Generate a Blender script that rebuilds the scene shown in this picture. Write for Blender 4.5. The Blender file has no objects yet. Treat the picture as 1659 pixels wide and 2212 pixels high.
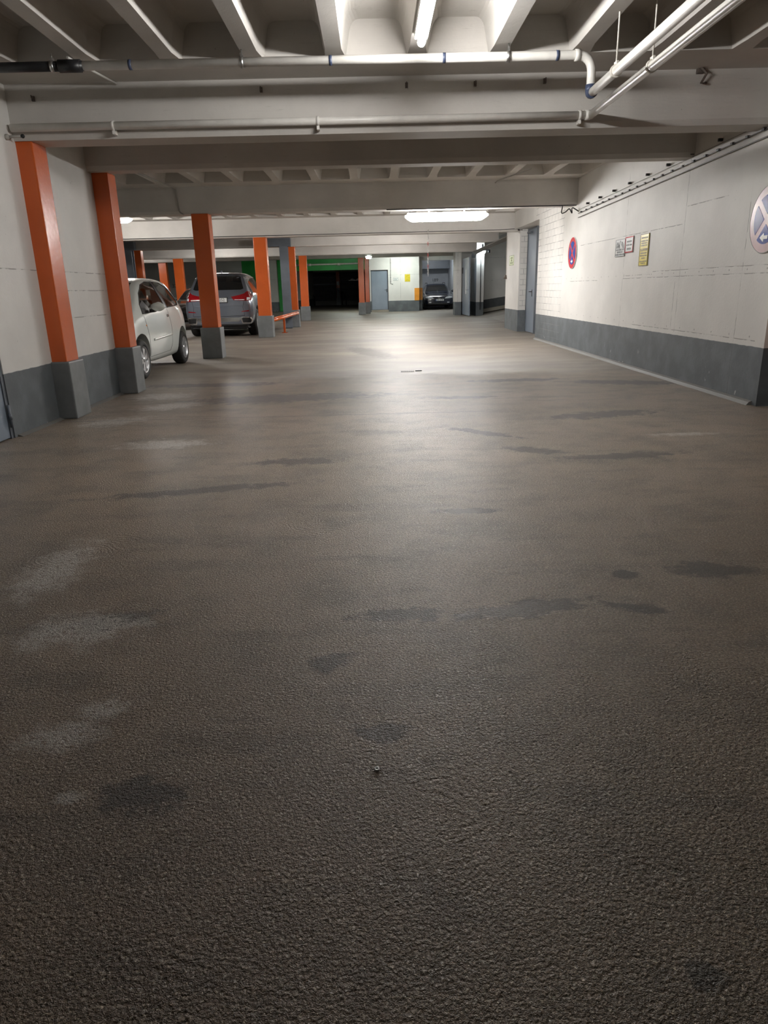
import bpy, bmesh, math, random
from mathutils import Vector, Matrix
from mathutils.bvhtree import BVHTree
random.seed(7)
S = bpy.context.scene
C = S.collection
R = math.radians
PI = math.pi

# ------------------------------------------------------------------ camera
F_PX, PITCH, ROLL, YAW, EYE = 1496.0, R(17.86), 0.0247, R(0.5), 1.2
fw = Vector((math.sin(YAW)*math.cos(PITCH), math.cos(YAW)*math.cos(PITCH), -math.sin(PITCH)))
r0 = Vector((math.cos(YAW), -math.sin(YAW), 0)); u0 = r0.cross(fw)
rr = r0*math.cos(ROLL) - u0*math.sin(ROLL); uu = u0*math.cos(ROLL) + r0*math.sin(ROLL)
cd = bpy.data.cameras.new('camera'); cam = bpy.data.objects.new('camera', cd); C.objects.link(cam)
cd.sensor_fit = 'VERTICAL'; cd.sensor_height = 36; cd.sensor_width = 27; cd.lens = 36*F_PX/2212
cd.clip_start = 0.05; cd.clip_end = 300
m = Matrix((rr, uu, -fw)).transposed().to_4x4(); m.translation = Vector((0, 0, EYE)); cam.matrix_world = m
S.camera = cam
S.cycles.sample_clamp_indirect = 4; S.cycles.caustics_reflective = False; S.cycles.caustics_refractive = False
S.view_settings.view_transform = 'Standard'; S.view_settings.look = 'None'
S.view_settings.exposure = 2.12; S.view_settings.gamma = 1; S.view_settings.use_curve_mapping = False
w = bpy.data.worlds.new('world'); S.world = w; w.use_nodes = True
w.node_tree.nodes['Background'].inputs[0].default_value = (0, 0, 0, 1)
w.node_tree.nodes['Background'].inputs[1].default_value = 0

# ------------------------------------------------------------------ shader helpers
class N:
    def __init__(s, name):
        s.m = bpy.data.materials.new(name); s.m.use_nodes = True; s.t = s.m.node_tree; s.n = s.t.nodes; s.l = s.t.links
        s.b = s.n['Principled BSDF']; s.out = s.n['Material Output']
        s._co = None
    def new(s, typ, **kw):
        n = s.n.new(typ)
        for k, v in kw.items(): setattr(n, k, v)
        return n
    def put(s, inp, v):
        if isinstance(v, bpy.types.NodeSocket): s.l.new(v, inp)
        elif v is not None:
            try: inp.default_value = v
            except Exception: inp.default_value = (v[0], v[1], v[2], 1) if hasattr(v, '__len__') else (v, v, v)
    @property
    def co(s):
        if s._co is None:
            s._co = s.new('ShaderNodeTexCoord').outputs['Object']
        return s._co
    def xyz(s):
        if not hasattr(s, '_x'):
            q = s.new('ShaderNodeSeparateXYZ'); s.l.new(s.co, q.inputs[0]); s._x = q.outputs
        return s._x
    def math(s, op, a, b=None, c=None, clamp=False):
        n = s.new('ShaderNodeMath', operation=op, use_clamp=clamp); s.put(n.inputs[0], a)
        if b is not None: s.put(n.inputs[1], b)
        if c is not None: s.put(n.inputs[2], c)
        return n.outputs[0]
    def vm(s, op, a, b=None):
        n = s.new('ShaderNodeVectorMath', operation=op); s.put(n.inputs[0], a)
        if b is not None: s.put(n.inputs[1], b)
        return n.outputs[0]
    def scale(s, v, sc):
        return s.vm('MULTIPLY', v, sc)
    def noise(s, sc, det=4, rough=.55, vec=None, dist=0, out=0):
        n = s.new('ShaderNodeTexNoise'); s.put(n.inputs['Vector'], vec or s.co); n.inputs['Scale'].default_value = sc
        n.inputs['Detail'].default_value = det; n.inputs['Roughness'].default_value = rough; n.inputs['Distortion'].default_value = dist
        return n.outputs[out]
    def vor(s, sc, feat='F1', vec=None, out='Distance', rnd=1):
        n = s.new('ShaderNodeTexVoronoi', feature=feat); s.put(n.inputs['Vector'], vec or s.co); n.inputs['Scale'].default_value = sc
        n.inputs['Randomness'].default_value = rnd
        return n.outputs[out]
    def ramp(s, v, a, b, lo=0., hi=1.):
        n = s.new('ShaderNodeMapRange', interpolation_type='SMOOTHSTEP'); s.put(n.inputs[0], v)
        n.inputs[1].default_value = a; n.inputs[2].default_value = b; n.inputs[3].default_value = lo; n.inputs[4].default_value = hi
        return n.outputs[0]
    def mix(s, f, a, b, blend='MIX'):
        n = s.new('ShaderNodeMix', data_type='RGBA', blend_type=blend); s.put(n.inputs[0], f)
        for i, v in ((6, a), (7, b)):
            if isinstance(v, bpy.types.NodeSocket): s.l.new(v, n.inputs[i])
            else: n.inputs[i].default_value = (v[0], v[1], v[2], 1)
        return n.outputs[2]
    def bump(s, h, strength=.3, dist=.01, normal=None):
        n = s.new('ShaderNodeBump'); s.put(n.inputs['Height'], h); n.inputs['Strength'].default_value = strength; n.inputs['Distance'].default_value = dist
        if normal is not None: s.l.new(normal, n.inputs['Normal'])
        return n.outputs[0]
    def fin(s, col=None, rough=None, nrm=None, metal=None, spec=None, coat=None):
        if col is not None:
            if isinstance(col, bpy.types.NodeSocket): s.l.new(col, s.b.inputs['Base Color'])
            else: s.b.inputs['Base Color'].default_value = (col[0], col[1], col[2], 1)
        if rough is not None: s.put(s.b.inputs['Roughness'], rough)
        if nrm is not None: s.l.new(nrm, s.b.inputs['Normal'])
        if metal is not None: s.b.inputs['Metallic'].default_value = metal
        if spec is not None: s.b.inputs['Specular IOR Level'].default_value = spec
        if coat is not None:
            s.b.inputs['Coat Weight'].default_value = coat; s.b.inputs['Coat Roughness'].default_value = .04
        return s.m

def simple(name, col, rough=.5, metal=0, spec=.5, coat=None, nsc=6, var=.08, bsc=None, bstr=.1):
    n = N(name); v = n.noise(nsc, 4)
    c = n.mix(n.ramp(v, .3, .7), [x*(1-var) for x in col], [min(1, x*(1+var)) for x in col])
    nr = n.bump(n.noise(bsc, 4), bstr, .004) if bsc else None
    return n.fin(c, rough, nr, metal, spec, coat)

def emit(name, col, st):
    n = N(name); n.b.inputs['Base Color'].default_value = (.8, .8, .8, 1)
    n.b.inputs['Emission Color'].default_value = (*col, 1); n.b.inputs['Emission Strength'].default_value = st
    return n.m

WHITE = (.70, .685, .655); GREY = (.125, .14, .15); ORANGE = (.62, .118, .022)
GREYC = (.17, .18, .185)

def wall_mat(name, white=WHITE, grey=GREY, split=.565, joints=(), brick=None, holes=(), slope=0., x0=0., axis='y'):
    """painted concrete: white above a grey painted dado; joints are (kind,pos,a,b) lines in the wall plane"""
    n = N(name); x, y, z = n.xyz()
    edge = n.math('ADD', z, n.math('MULTIPLY', n.math('SUBTRACT', n.noise(9, 2), .5), .012))
    if slope: edge = n.math('SUBTRACT', edge, n.math('MULTIPLY', n.math('SUBTRACT', x, x0), slope))
    f = n.ramp(edge, split-.004, split+.004)
    blot = n.noise(1.3, 5)
    wc = n.mix(n.ramp(blot, .35, .7), [c*.93 for c in white], [min(1, c*1.04) for c in white])
    gc = n.mix(n.ramp(n.noise(3.5, 5), .35, .7), [c*.82 for c in grey], [c*1.14 for c in grey])
    col = n.mix(f, gc, wc)
    h = n.noise(38, 5, .6)
    # pores and scuffs
    p = n.vor(7.5, vec=n.vm('ADD', n.co, n.noise(3, 2, out=1)))
    pores = n.math('MULTIPLY', n.ramp(p, .035, .06, 1, 0), n.ramp(n.noise(1.7, 2), .5, .56))
    col = n.mix(n.math('MULTIPLY', pores, .6), col, (.16, .15, .14))
    sc = n.ramp(n.noise(5, 6, .7, vec=n.scale(n.co, (1, 1, 2.2))), .66, .74)
    col = n.mix(n.math('MULTIPLY', sc, .16), col, (.2, .19, .18))
    chips = n.math('MULTIPLY', n.ramp(n.noise(6.5, 3), .70, .72), n.ramp(z, .02, .35, 1, 0))
    col = n.mix(n.math('MULTIPLY', chips, .6), col, (.6, .6, .58))
    u = y if axis == 'y' else x
    jn = n.math('MULTIPLY', n.math('SUBTRACT', n.noise(7, 3), .5), .014)
    tot = None
    brk = n.ramp(n.noise(7, 4), .42, .56, .12, 1)
    for kind, pos, a, b in joints:
        A, B = (u, z) if kind == 'v' else (z, u)
        d = n.math('ABSOLUTE', n.math('SUBTRACT', n.math('ADD', A, jn), pos))
        l = n.ramp(d, .002, .007, 1, 0)
        l = n.math('MULTIPLY', l, n.math('MULTIPLY', n.math('GREATER_THAN', B, a), n.math('LESS_THAN', B, b)))
        tot = l if tot is None else n.math('MAXIMUM', tot, l)
    if tot is not None:
        tot = n.math('MULTIPLY', tot, brk)
        col = n.mix(n.math('MULTIPLY', tot, .62), col, (.09, .085, .08))
        h = n.math('SUBTRACT', h, n.math('MULTIPLY', tot, 1.2))
    ht = None
    for hz, a, b, sp in holes:      # rows of filled form-tie holes
        fy = n.math('SUBTRACT', n.math('FRACT', n.math('DIVIDE', n.math('ADD', u, n.math('MULTIPLY', n.noise(2, 2), .12)), sp)), .5)
        fy = n.math('MULTIPLY', fy, sp); fz = n.math('SUBTRACT', z, hz)
        d = n.math('SQRT', n.math('ADD', n.math('MULTIPLY', fy, fy), n.math('MULTIPLY', fz, fz)))
        q = n.math('MULTIPLY', n.ramp(d, .006, .014, 1, 0), n.math('MULTIPLY', n.math('GREATER_THAN', u, a), n.math('LESS_THAN', u, b)))
        ht = q if ht is None else n.math('MAXIMUM', ht, q)
    if ht is not None:
        col = n.mix(n.math('MULTIPLY', ht, .55), col, (.12, .115, .11)); h = n.math('SUBTRACT', h, n.math('MULTIPLY', ht, 1.5))
    if brick:
        ax, a, b = brick
        v = n.new('ShaderNodeCombineXYZ'); n.l.new(y if ax == 'y' else x, v.inputs[0]); n.l.new(z, v.inputs[1])
        br = n.new('ShaderNodeTexBrick'); n.l.new(v.outputs[0], br.inputs['Vector'])
        br.inputs['Scale'].default_value = 1; br.inputs['Brick Width'].default_value = .27; br.inputs['Row Height'].default_value = .135
        br.inputs['Mortar Size'].default_value = .007; br.inputs['Mortar Smooth'].default_value = .5
        br.inputs['Color1'].default_value = (1, 1, 1, 1); br.inputs['Color2'].default_value = (1, 1, 1, 1); br.inputs['Mortar'].default_value = (0, 0, 0, 1)
        mm = n.math('MULTIPLY', n.math('GREATER_THAN', u, a), n.math('LESS_THAN', u, b))
        mort = n.math('MULTIPLY', n.math('MULTIPLY', br.outputs['Fac'], mm), n.ramp(n.noise(2.2, 3), .38, .6, .25, 1))
        col = n.mix(n.math('MULTIPLY', mort, .7), col, (.17, .17, .175))
        h = n.math('SUBTRACT', h, n.math('MULTIPLY', mort, 2.2))
    return n.fin(col, .58, n.bump(h, .28, .006), spec=.35)

def conc_mat(name, col=(.60, .575, .54), rough=.62):
    n = N(name)
    c = n.mix(n.ramp(n.noise(1.1, 5), .35, .7), [x*.9 for x in col], [x*1.05 for x in col])
    lines = n.math('MULTIPLY', n.ramp(n.noise(4, 6, .7, vec=n.scale(n.co, (1, 1, 14))), .60, .72), .28)
    c = n.mix(lines, c, (.25, .235, .21))
    p = n.vor(9)
    pores = n.math('MULTIPLY', n.ramp(p, .03, .055, 1, 0), n.ramp(n.noise(1.9, 2), .5, .58))
    c = n.mix(n.math('MULTIPLY', pores, .6), c, (.12, .11, .10))
    h = n.math('ADD', n.noise(26, 6, .65), n.math('MULTIPLY', n.noise(3, 6, .6, vec=n.scale(n.co, (1, 1, 10))), 1.3))
    return n.fin(c, rough, n.bump(h, .3, .006), spec=.4)

def floor_mat():
    n = N('asphalt'); x, y, z = n.xyz()
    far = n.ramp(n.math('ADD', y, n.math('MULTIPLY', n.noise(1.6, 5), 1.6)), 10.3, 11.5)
    big = n.noise(.55, 6, .6); med = n.noise(2.6, 6, .62); fine = n.noise(75, 4, .75); grit = n.noise(115, 3, .7)
    c = n.mix(n.ramp(big, .35, .68), (.32, .235, .160), (.45, .34, .24))
    c = n.mix(n.math('MULTIPLY', n.ramp(med, .42, .72), .6), c, (.12, .09, .063))
    strk = n.ramp(n.noise(1.7, 7, .68, vec=n.scale(n.co, (.8, 2.4, 1))), .50, .66)
    c = n.mix(n.math('MULTIPLY', strk, .5), c, (.095, .072, .052))
    c = n.mix(n.math('MULTIPLY', n.ramp(n.noise(3.1, 7, .7, vec=n.scale(n.co, (1, 1.8, 1))), .58, .72), .5), c, (.33, .25, .17))
    c = n.mix(n.math('MULTIPLY', n.ramp(fine, .5, .72), .5), c, (.08, .06, .042))
    c = n.mix(n.math('MULTIPLY', n.ramp(grit, .47, .58), .6), c, (.085, .058, .034))
    c = n.mix(n.math('MULTIPLY', n.ramp(n.noise(135, 2, .6), .56, .64), .75), c, (.62, .51, .37))
    # pale grit of the worn binder, lightened to paint in glints
    pe = n.vor(80); ps = n.math('MULTIPLY', n.ramp(pe, .2, .34, 1, 0), n.ramp(n.vor(80, out='Color'), .66, .74))
    c = n.mix(n.math('MULTIPLY', ps, .8), c, (.55, .48, .37))
    pe2 = n.vor(22); ps2 = n.math('MULTIPLY', n.ramp(pe2, .07, .12, 1, 0), n.ramp(n.vor(22, out='Color'), .80, .84))
    c = n.mix(n.math('MULTIPLY', ps2, .55), c, (.40, .36, .30))
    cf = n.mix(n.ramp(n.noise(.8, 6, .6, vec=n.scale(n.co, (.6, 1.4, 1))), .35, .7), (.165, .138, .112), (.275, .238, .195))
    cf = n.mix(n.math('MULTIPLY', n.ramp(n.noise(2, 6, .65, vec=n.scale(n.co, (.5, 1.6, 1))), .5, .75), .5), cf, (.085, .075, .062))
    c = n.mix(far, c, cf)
    # stains (dark) and bleached spots (pale), where the floor has them
    nz = n.math('MULTIPLY', n.math('SUBTRACT', n.noise(9, 7, .72), .5), 3.4)
    def spot(px, py, sx, sy, rot, soft=.28):
        cs, sn = math.cos(rot), math.sin(rot)
        dx = n.math('SUBTRACT', x, px); dy = n.math('SUBTRACT', y, py)
        a = n.math('ADD', n.math('MULTIPLY', dx, cs/sx), n.math('MULTIPLY', dy, sn/sx))
        b = n.math('ADD', n.math('MULTIPLY', dx, -sn/sy), n.math('MULTIPLY', dy, cs/sy))
        d = n.math('ADD', n.math('SQRT', n.math('ADD', n.math('MULTIPLY', a, a), n.math('MULTIPLY', b, b))), nz)
        return n.ramp(d, 1-soft, 1+soft, 1, 0)
    dark = [(-1.03, 2.45, .16, .07, .3), (.07, 2.42, .17, .06, 0), (.57, 2.45, .26, .07, .15), (1.0, 2.42, .11, .04, -.3),
            (1.45, 2.78, .17, .09, 0), (1.06, 2.76, .05, .05, 0), (-.17, 2.08, .07, .06, 0), (0., 1.69, .08, .05, 0), (.57, .93, .035, .03, 0),
            (-1.15, 4.27, .62, .07, .2), (1.75, 4.9, .42, .09, .1), (1.2, 5.15, .2, .09, -.5), (.9, 5.9, .34, .07, -.75), (-.6, 5.0, .3, .1, 0),
            (.5, 3.7, .16, .05, 0), (-.62, 1.45, .09, .07, 0), (2.2, 6.6, .5, .16, .2), (1.0, 7.9, .35, .1, 0), (-1.1, 8.2, 1.1, .3, .1), (-.1, 14.2, .28, 1.35, .27),
            (3.2, 8.8, .7, .2, -.3), (1.9, 9.3, .6, .15, 0), (-2.2, 9.6, .9, .2, 0)]
    tot = None
    for s_ in dark:
        q = spot(*s_); tot = q if tot is None else n.math('MAXIMUM', tot, q)
    c = n.mix(n.math('MULTIPLY', tot, .74), c, (.034, .028, .022))
    pale = [(-.93, 1.71, .09, .07, 0), (-.86, 1.83, .07, .05, 0), (-.80, 1.45, .03, .02, 0), (-1.13, 2.38, .2, .13, .2), (-1.8, 5.74, .32, .16, 0),
            (2.55, 5.6, .25, .05, 0), (-2.6, 6.9, .3, .2, .6), (-2.3, 7.8, .3, .2, .6), (-1.5, 3.0, .12, .3, 0), (-2.6, 8.6, .3, .25, 0)]
    tp = None
    for s_ in pale:
        q = spot(*s_, soft=.5); tp = q if tp is None else n.math('MAXIMUM', tp, q)
    tp = n.math('MULTIPLY', tp, n.ramp(n.noise(45, 4, .7), .36, .50))
    c = n.mix(n.math('MULTIPLY', tp, .8), c, (.66, .62, .56))
    # seam lines across the floor
    for yy, a, b in ((6.95, -3.2, 1.1), (10.3, -1.3, .9), (9.35, 1.7, 3.7)):
        d = n.math('ABSOLUTE', n.math('SUBTRACT', n.math('ADD', y, n.math('MULTIPLY', n.noise(1.5, 3), .12)), yy+.06))
        l = n.math('MULTIPLY', n.ramp(d, .006, .02, 1, 0), n.math('MULTIPLY', n.math('GREATER_THAN', x, a), n.math('LESS_THAN', x, b)))
        c = n.mix(n.math('MULTIPLY', l, .6), c, (.05, .045, .04))
    # trowel swirls: rings about several centres, each fading out
    tex = None
    wob = n.math('ADD', n.math('MULTIPLY', n.noise(2.4, 3), .34), n.math('MULTIPLY', n.noise(17, 3), .03))
    for cx, cy, rad in ((1.15, 1.9, .62), (.10, 1.35, .5), (-.25, 2.05, .45), (-.45, .95, .5), (.55, 1.15, .45), (-.95, 1.2, .5), (.55, 2.9, .6), (1.5, 3.4, .8), (-1.4, 3.2, .8), (-.3, 3.6, .7)):
        dx = n.math('SUBTRACT', x, cx); dy = n.math('SUBTRACT', y, cy)
        d = n.math('ADD', n.math('SQRT', n.math('ADD', n.math('MULTIPLY', dx, dx), n.math('MULTIPLY', dy, dy))), wob)
        q = n.math('MULTIPLY', n.math('SINE', n.math('MULTIPLY', d, 240.)), n.ramp(d, rad*.35, rad, 1, 0))
        tex = q if tex is None else n.math('ADD', tex, q)
    tex = n.math('MULTIPLY', tex, n.math('MULTIPLY', n.ramp(n.noise(4, 4), .44, .58), .42))
    rough_h = n.math('ADD', n.math('MULTIPLY', n.ramp(n.noise(105, 3, .7), .36, .64), 1.0), n.math('MULTIPLY', n.noise(30, 4, .6), .35))
    rough_h = n.math('ADD', rough_h, n.math('MULTIPLY', n.ramp(n.vor(80), .0, .5), .45))
    rough_h = n.math('ADD', rough_h, tex)
    rough_h = n.math('SUBTRACT', rough_h, n.math('MULTIPLY', n.ramp(n.noise(33, 2), .66, .74), .9))
    h = n.math('ADD', n.math('MULTIPLY', rough_h, n.ramp(far, 0, 1, 1, .22)), n.math('MULTIPLY', n.noise(1.4, 4, .6, vec=n.scale(n.co, (.6, 1.5, 1))), .9))
    nr = n.bump(h, 1.0, .0080)
    ro = n.math('ADD', n.math('MULTIPLY', far, .14), .33)
    return n.fin(c, ro, nr, spec=.72)

M = {}
def mats():
    M['floor'] = floor_mat()
    RJ = [('v', 10.97, -.1, 2.7), ('v', 8.93, .6, 3.), ('v', 7.42, -.1, 2.1), ('h', 1.86, 9.0, 13.3), ('h', 1.30, 9.9, 10.9), ('h', 1.26, 6.8, 10.95), ('h', 1.335, 6.8, 9.8),
          ('v', 14.5, .55, 3.), ('v', 10.92, 1.26, 1.33), ('h', 2.05, 7.9, 8.9), ('v', 9.05, .62, 1.2), ('h', .62, 7.0, 10.5), ('h', 1.25, 12.2, 14.)]
    M['wall_right'] = wall_mat('painted_concrete_right', joints=RJ, brick=('y', 14.5, 17.0), holes=[(1.30, 6.9, 14.3, .36), (.655, 6.9, 14.3, .41)])
    M['wall'] = wall_mat('painted_concrete', joints=[('h', 1.45, -9, 60), ('h', 1.26, 7.7, 8.95), ('h', .98, 7.7, 8.95), ('v', 4.0, .5, 3)])
    M['wall_x'] = wall_mat('painted_concrete_cross', axis='x', joints=[('h', 1.9, -60, 60), ('v', 1.55, .5, 3), ('v', 3.8, 0, 3)])
    M['wall_dimgrey'] = wall_mat('grey_rendered_wall', white=(.48, .48, .47), axis='x')
    M['wall_bay'] = wall_mat('bluish_grey_bay_wall', white=(.44, .47, .51), grey=(.44, .47, .51), axis='x')
    M['brick_x'] = wall_mat('painted_block_cross', brick=('x', 3.965, 60), axis='x')
    M['ramp_wall'] = wall_mat('ramp_side_wall', slope=.135, x0=4.3, split=.52, axis='x', grey=(.085, .09, .095), joints=[('h', 1.45, -9, 60), ('h', 2.4, -9, 60)])
    M['conc'] = conc_mat('painted_ceiling_concrete')
    M['conc_dark'] = conc_mat('bare_dark_concrete', (.20, .19, .18))
    M['screed'] = conc_mat('cement_skirting', (.165, .16, .15))
    M['kerb'] = conc_mat('pale_kerb_concrete', (.34, .31, .26))
    n = N('orange_gloss_paint'); x, y, z = n.xyz()
    c = n.mix(n.ramp(n.noise(2.2, 5), .3, .72), [a*.94 for a in ORANGE], [min(1, a*1.05) for a in ORANGE])
    ch = n.ramp(n.noise(14, 5, .7), .76, .79)
    c = n.mix(n.math('MULTIPLY', ch, .35), c, (.3, .12, .07))
    M['orange'] = n.fin(c, .26, n.bump(n.math('ADD', n.noise(20, 4), n.math('MULTIPLY', n.noise(5, 3), 2)), .22, .006), spec=.5)
    M['plinth'] = simple('grey_column_base_paint', GREYC, .5, var=.14, nsc=4, bsc=30, bstr=.25)
    M['steelgrey'] = simple('grey_steel_paint', (.15, .17, .20), .42, var=.1, nsc=3, bsc=20)
    M['door'] = simple('blue_grey_door_paint', (.22, .265, .325), .36, var=.06, nsc=1.5, bsc=3, bstr=.05)
    M['doorframe'] = simple('dark_grey_frame_paint', (.12, .135, .155), .45)
    M['green'] = simple('green_wall_paint', (.02, .30, .05), .5, var=.12, nsc=2)
    M['cream'] = simple('cream_pipe_paint', (.66, .63, .57), .42, var=.07, nsc=9, bsc=30)
    M['pipe'] = simple('white_pipe_paint', (.74, .72, .68), .36, var=.06, nsc=8, bsc=22)
    M['pipeblack'] = simple('black_pipe_plastic', (.018, .018, .02), .38, var=.3)
    M['bluetape'] = simple('dark_blue_coupling', (.045, .06, .11), .4)
    M['black'] = simple('black_plastic', (.012, .012, .013), .45, var=.3)
    M['rubber'] = simple('tyre_rubber', (.018, .018, .018), .75, var=.3, bsc=60)
    M['steel'] = simple('galvanised_steel', (.55, .55, .54), .35, metal=1, var=.1, nsc=20)
    M['rust'] = simple('rusty_iron', (.12, .095, .08), .7, var=.3, nsc=30, bsc=40)
    M['chrome'] = simple('polished_metal', (.75, .76, .78), .16, metal=1, var=.03)
    M['alloy'] = simple('silver_alloy', (.62, .63, .65), .28, metal=.8, var=.03)
    M['whitecar'] = simple('white_car_paint', (.76, .80, .77), .28, spec=.5, coat=1, var=.01)
    M['greycar'] = simple('metallic_grey_car_paint', (.20, .225, .275), .30, metal=.65, coat=1, var=.02)
    M['navycar'] = simple('dark_navy_car_paint', (.008, .011, .026), .2, coat=1, var=.05)
    M['blackcar'] = simple('black_car_paint', (.006, .006, .007), .2, coat=1, var=.05)
    M['tint'] = simple('tinted_glass', (.006, .007, .008), .06, coat=1, var=.1)
    n = N('clear_glass'); g = n.new('ShaderNodeBsdfGlossy'); g.inputs['Roughness'].default_value = .02
    t = n.new('ShaderNodeBsdfTransparent'); t.inputs[0].default_value = (.62, .66, .64, 1)
    fz = n.new('ShaderNodeFresnel'); fz.inputs[0].default_value = 1.45
    mx = n.new('ShaderNodeMixShader'); n.l.new(fz.outputs[0], mx.inputs[0]); n.l.new(t.outputs[0], mx.inputs[1]); n.l.new(g.outputs[0], mx.inputs[2]); n.l.new(mx.outputs[0], n.out.inputs[0])
    M['glass'] = n.m
    M['redlens'] = simple('red_lamp_lens', (.26, .004, .008), .12, coat=1, var=.15, nsc=30)
    M['clearlens'] = simple('clear_lamp_lens', (.72, .74, .78), .12, coat=1, var=.2, nsc=40)
    M['amber'] = simple('amber_lens', (.7, .25, .05), .2)
    M['plate'] = simple('number_plate_white', (.72, .73, .72), .4, var=.02)
    M['platemark'] = simple('plate_marking', (.02, .02, .02), .5)
    M['euroblue'] = simple('plate_blue_band', (.02, .06, .35), .4)
    M['seat'] = simple('dark_seat_cloth', (.05, .05, .055), .9, bsc=80)
    M['signwhite'] = simple('white_sign_sheet', (.72, .74, .73), .3, var=.03)
    M['signyellow'] = simple('yellow_sign_sheet', (.72, .58, .03), .35, var=.05)
    M['signred'] = simple('red_sign_film', (.50, .03, .045), .25, spec=.3, coat=0, var=.05)
    M['signglare'] = simple('glare_pale_sign_film', (.72, .56, .58), .22, spec=.4, coat=0, var=.08, nsc=3)  # red rim film with its glare painted in as pale pink
    M['signblue'] = simple('blue_sign_film', (.012, .045, .30), .25, spec=.2, coat=0, var=.08)
    M['signtext'] = simple('sign_print_dark', (.06, .06, .06), .5)
    M['signtexty'] = simple('sign_print_olive', (.20, .15, .015), .5)
    M['signgreen'] = simple('photoluminescent_sheet', (.62, .68, .45), .4)
    M['signdkgreen'] = simple('sign_print_green', (.22, .26, .10), .5)
    M['cable'] = simple('grey_cable_sheath', (.16, .15, .14), .5)
    M['conduit'] = simple('grey_conduit_paint', (.36, .34, .31), .5)
    M['lampbody'] = simple('white_luminaire_body', (.7, .7, .68), .4)
    M['redplastic'] = simple('red_chain_plastic', (.55, .05, .05), .4)
    M['whiteplastic'] = simple('white_chain_plastic', (.8, .8, .78), .4)
    M['shutter'] = simple('black_shutter_slats', (.012, .012, .016), .5, var=.2)
    M['numpaint'] = simple('stencilled_number_paint', (.05, .055, .06), .6)
    M['oyellow'] = simple('yellow_orange_patch_paint', (.70, .27, .02), .45)
mats()

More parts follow.
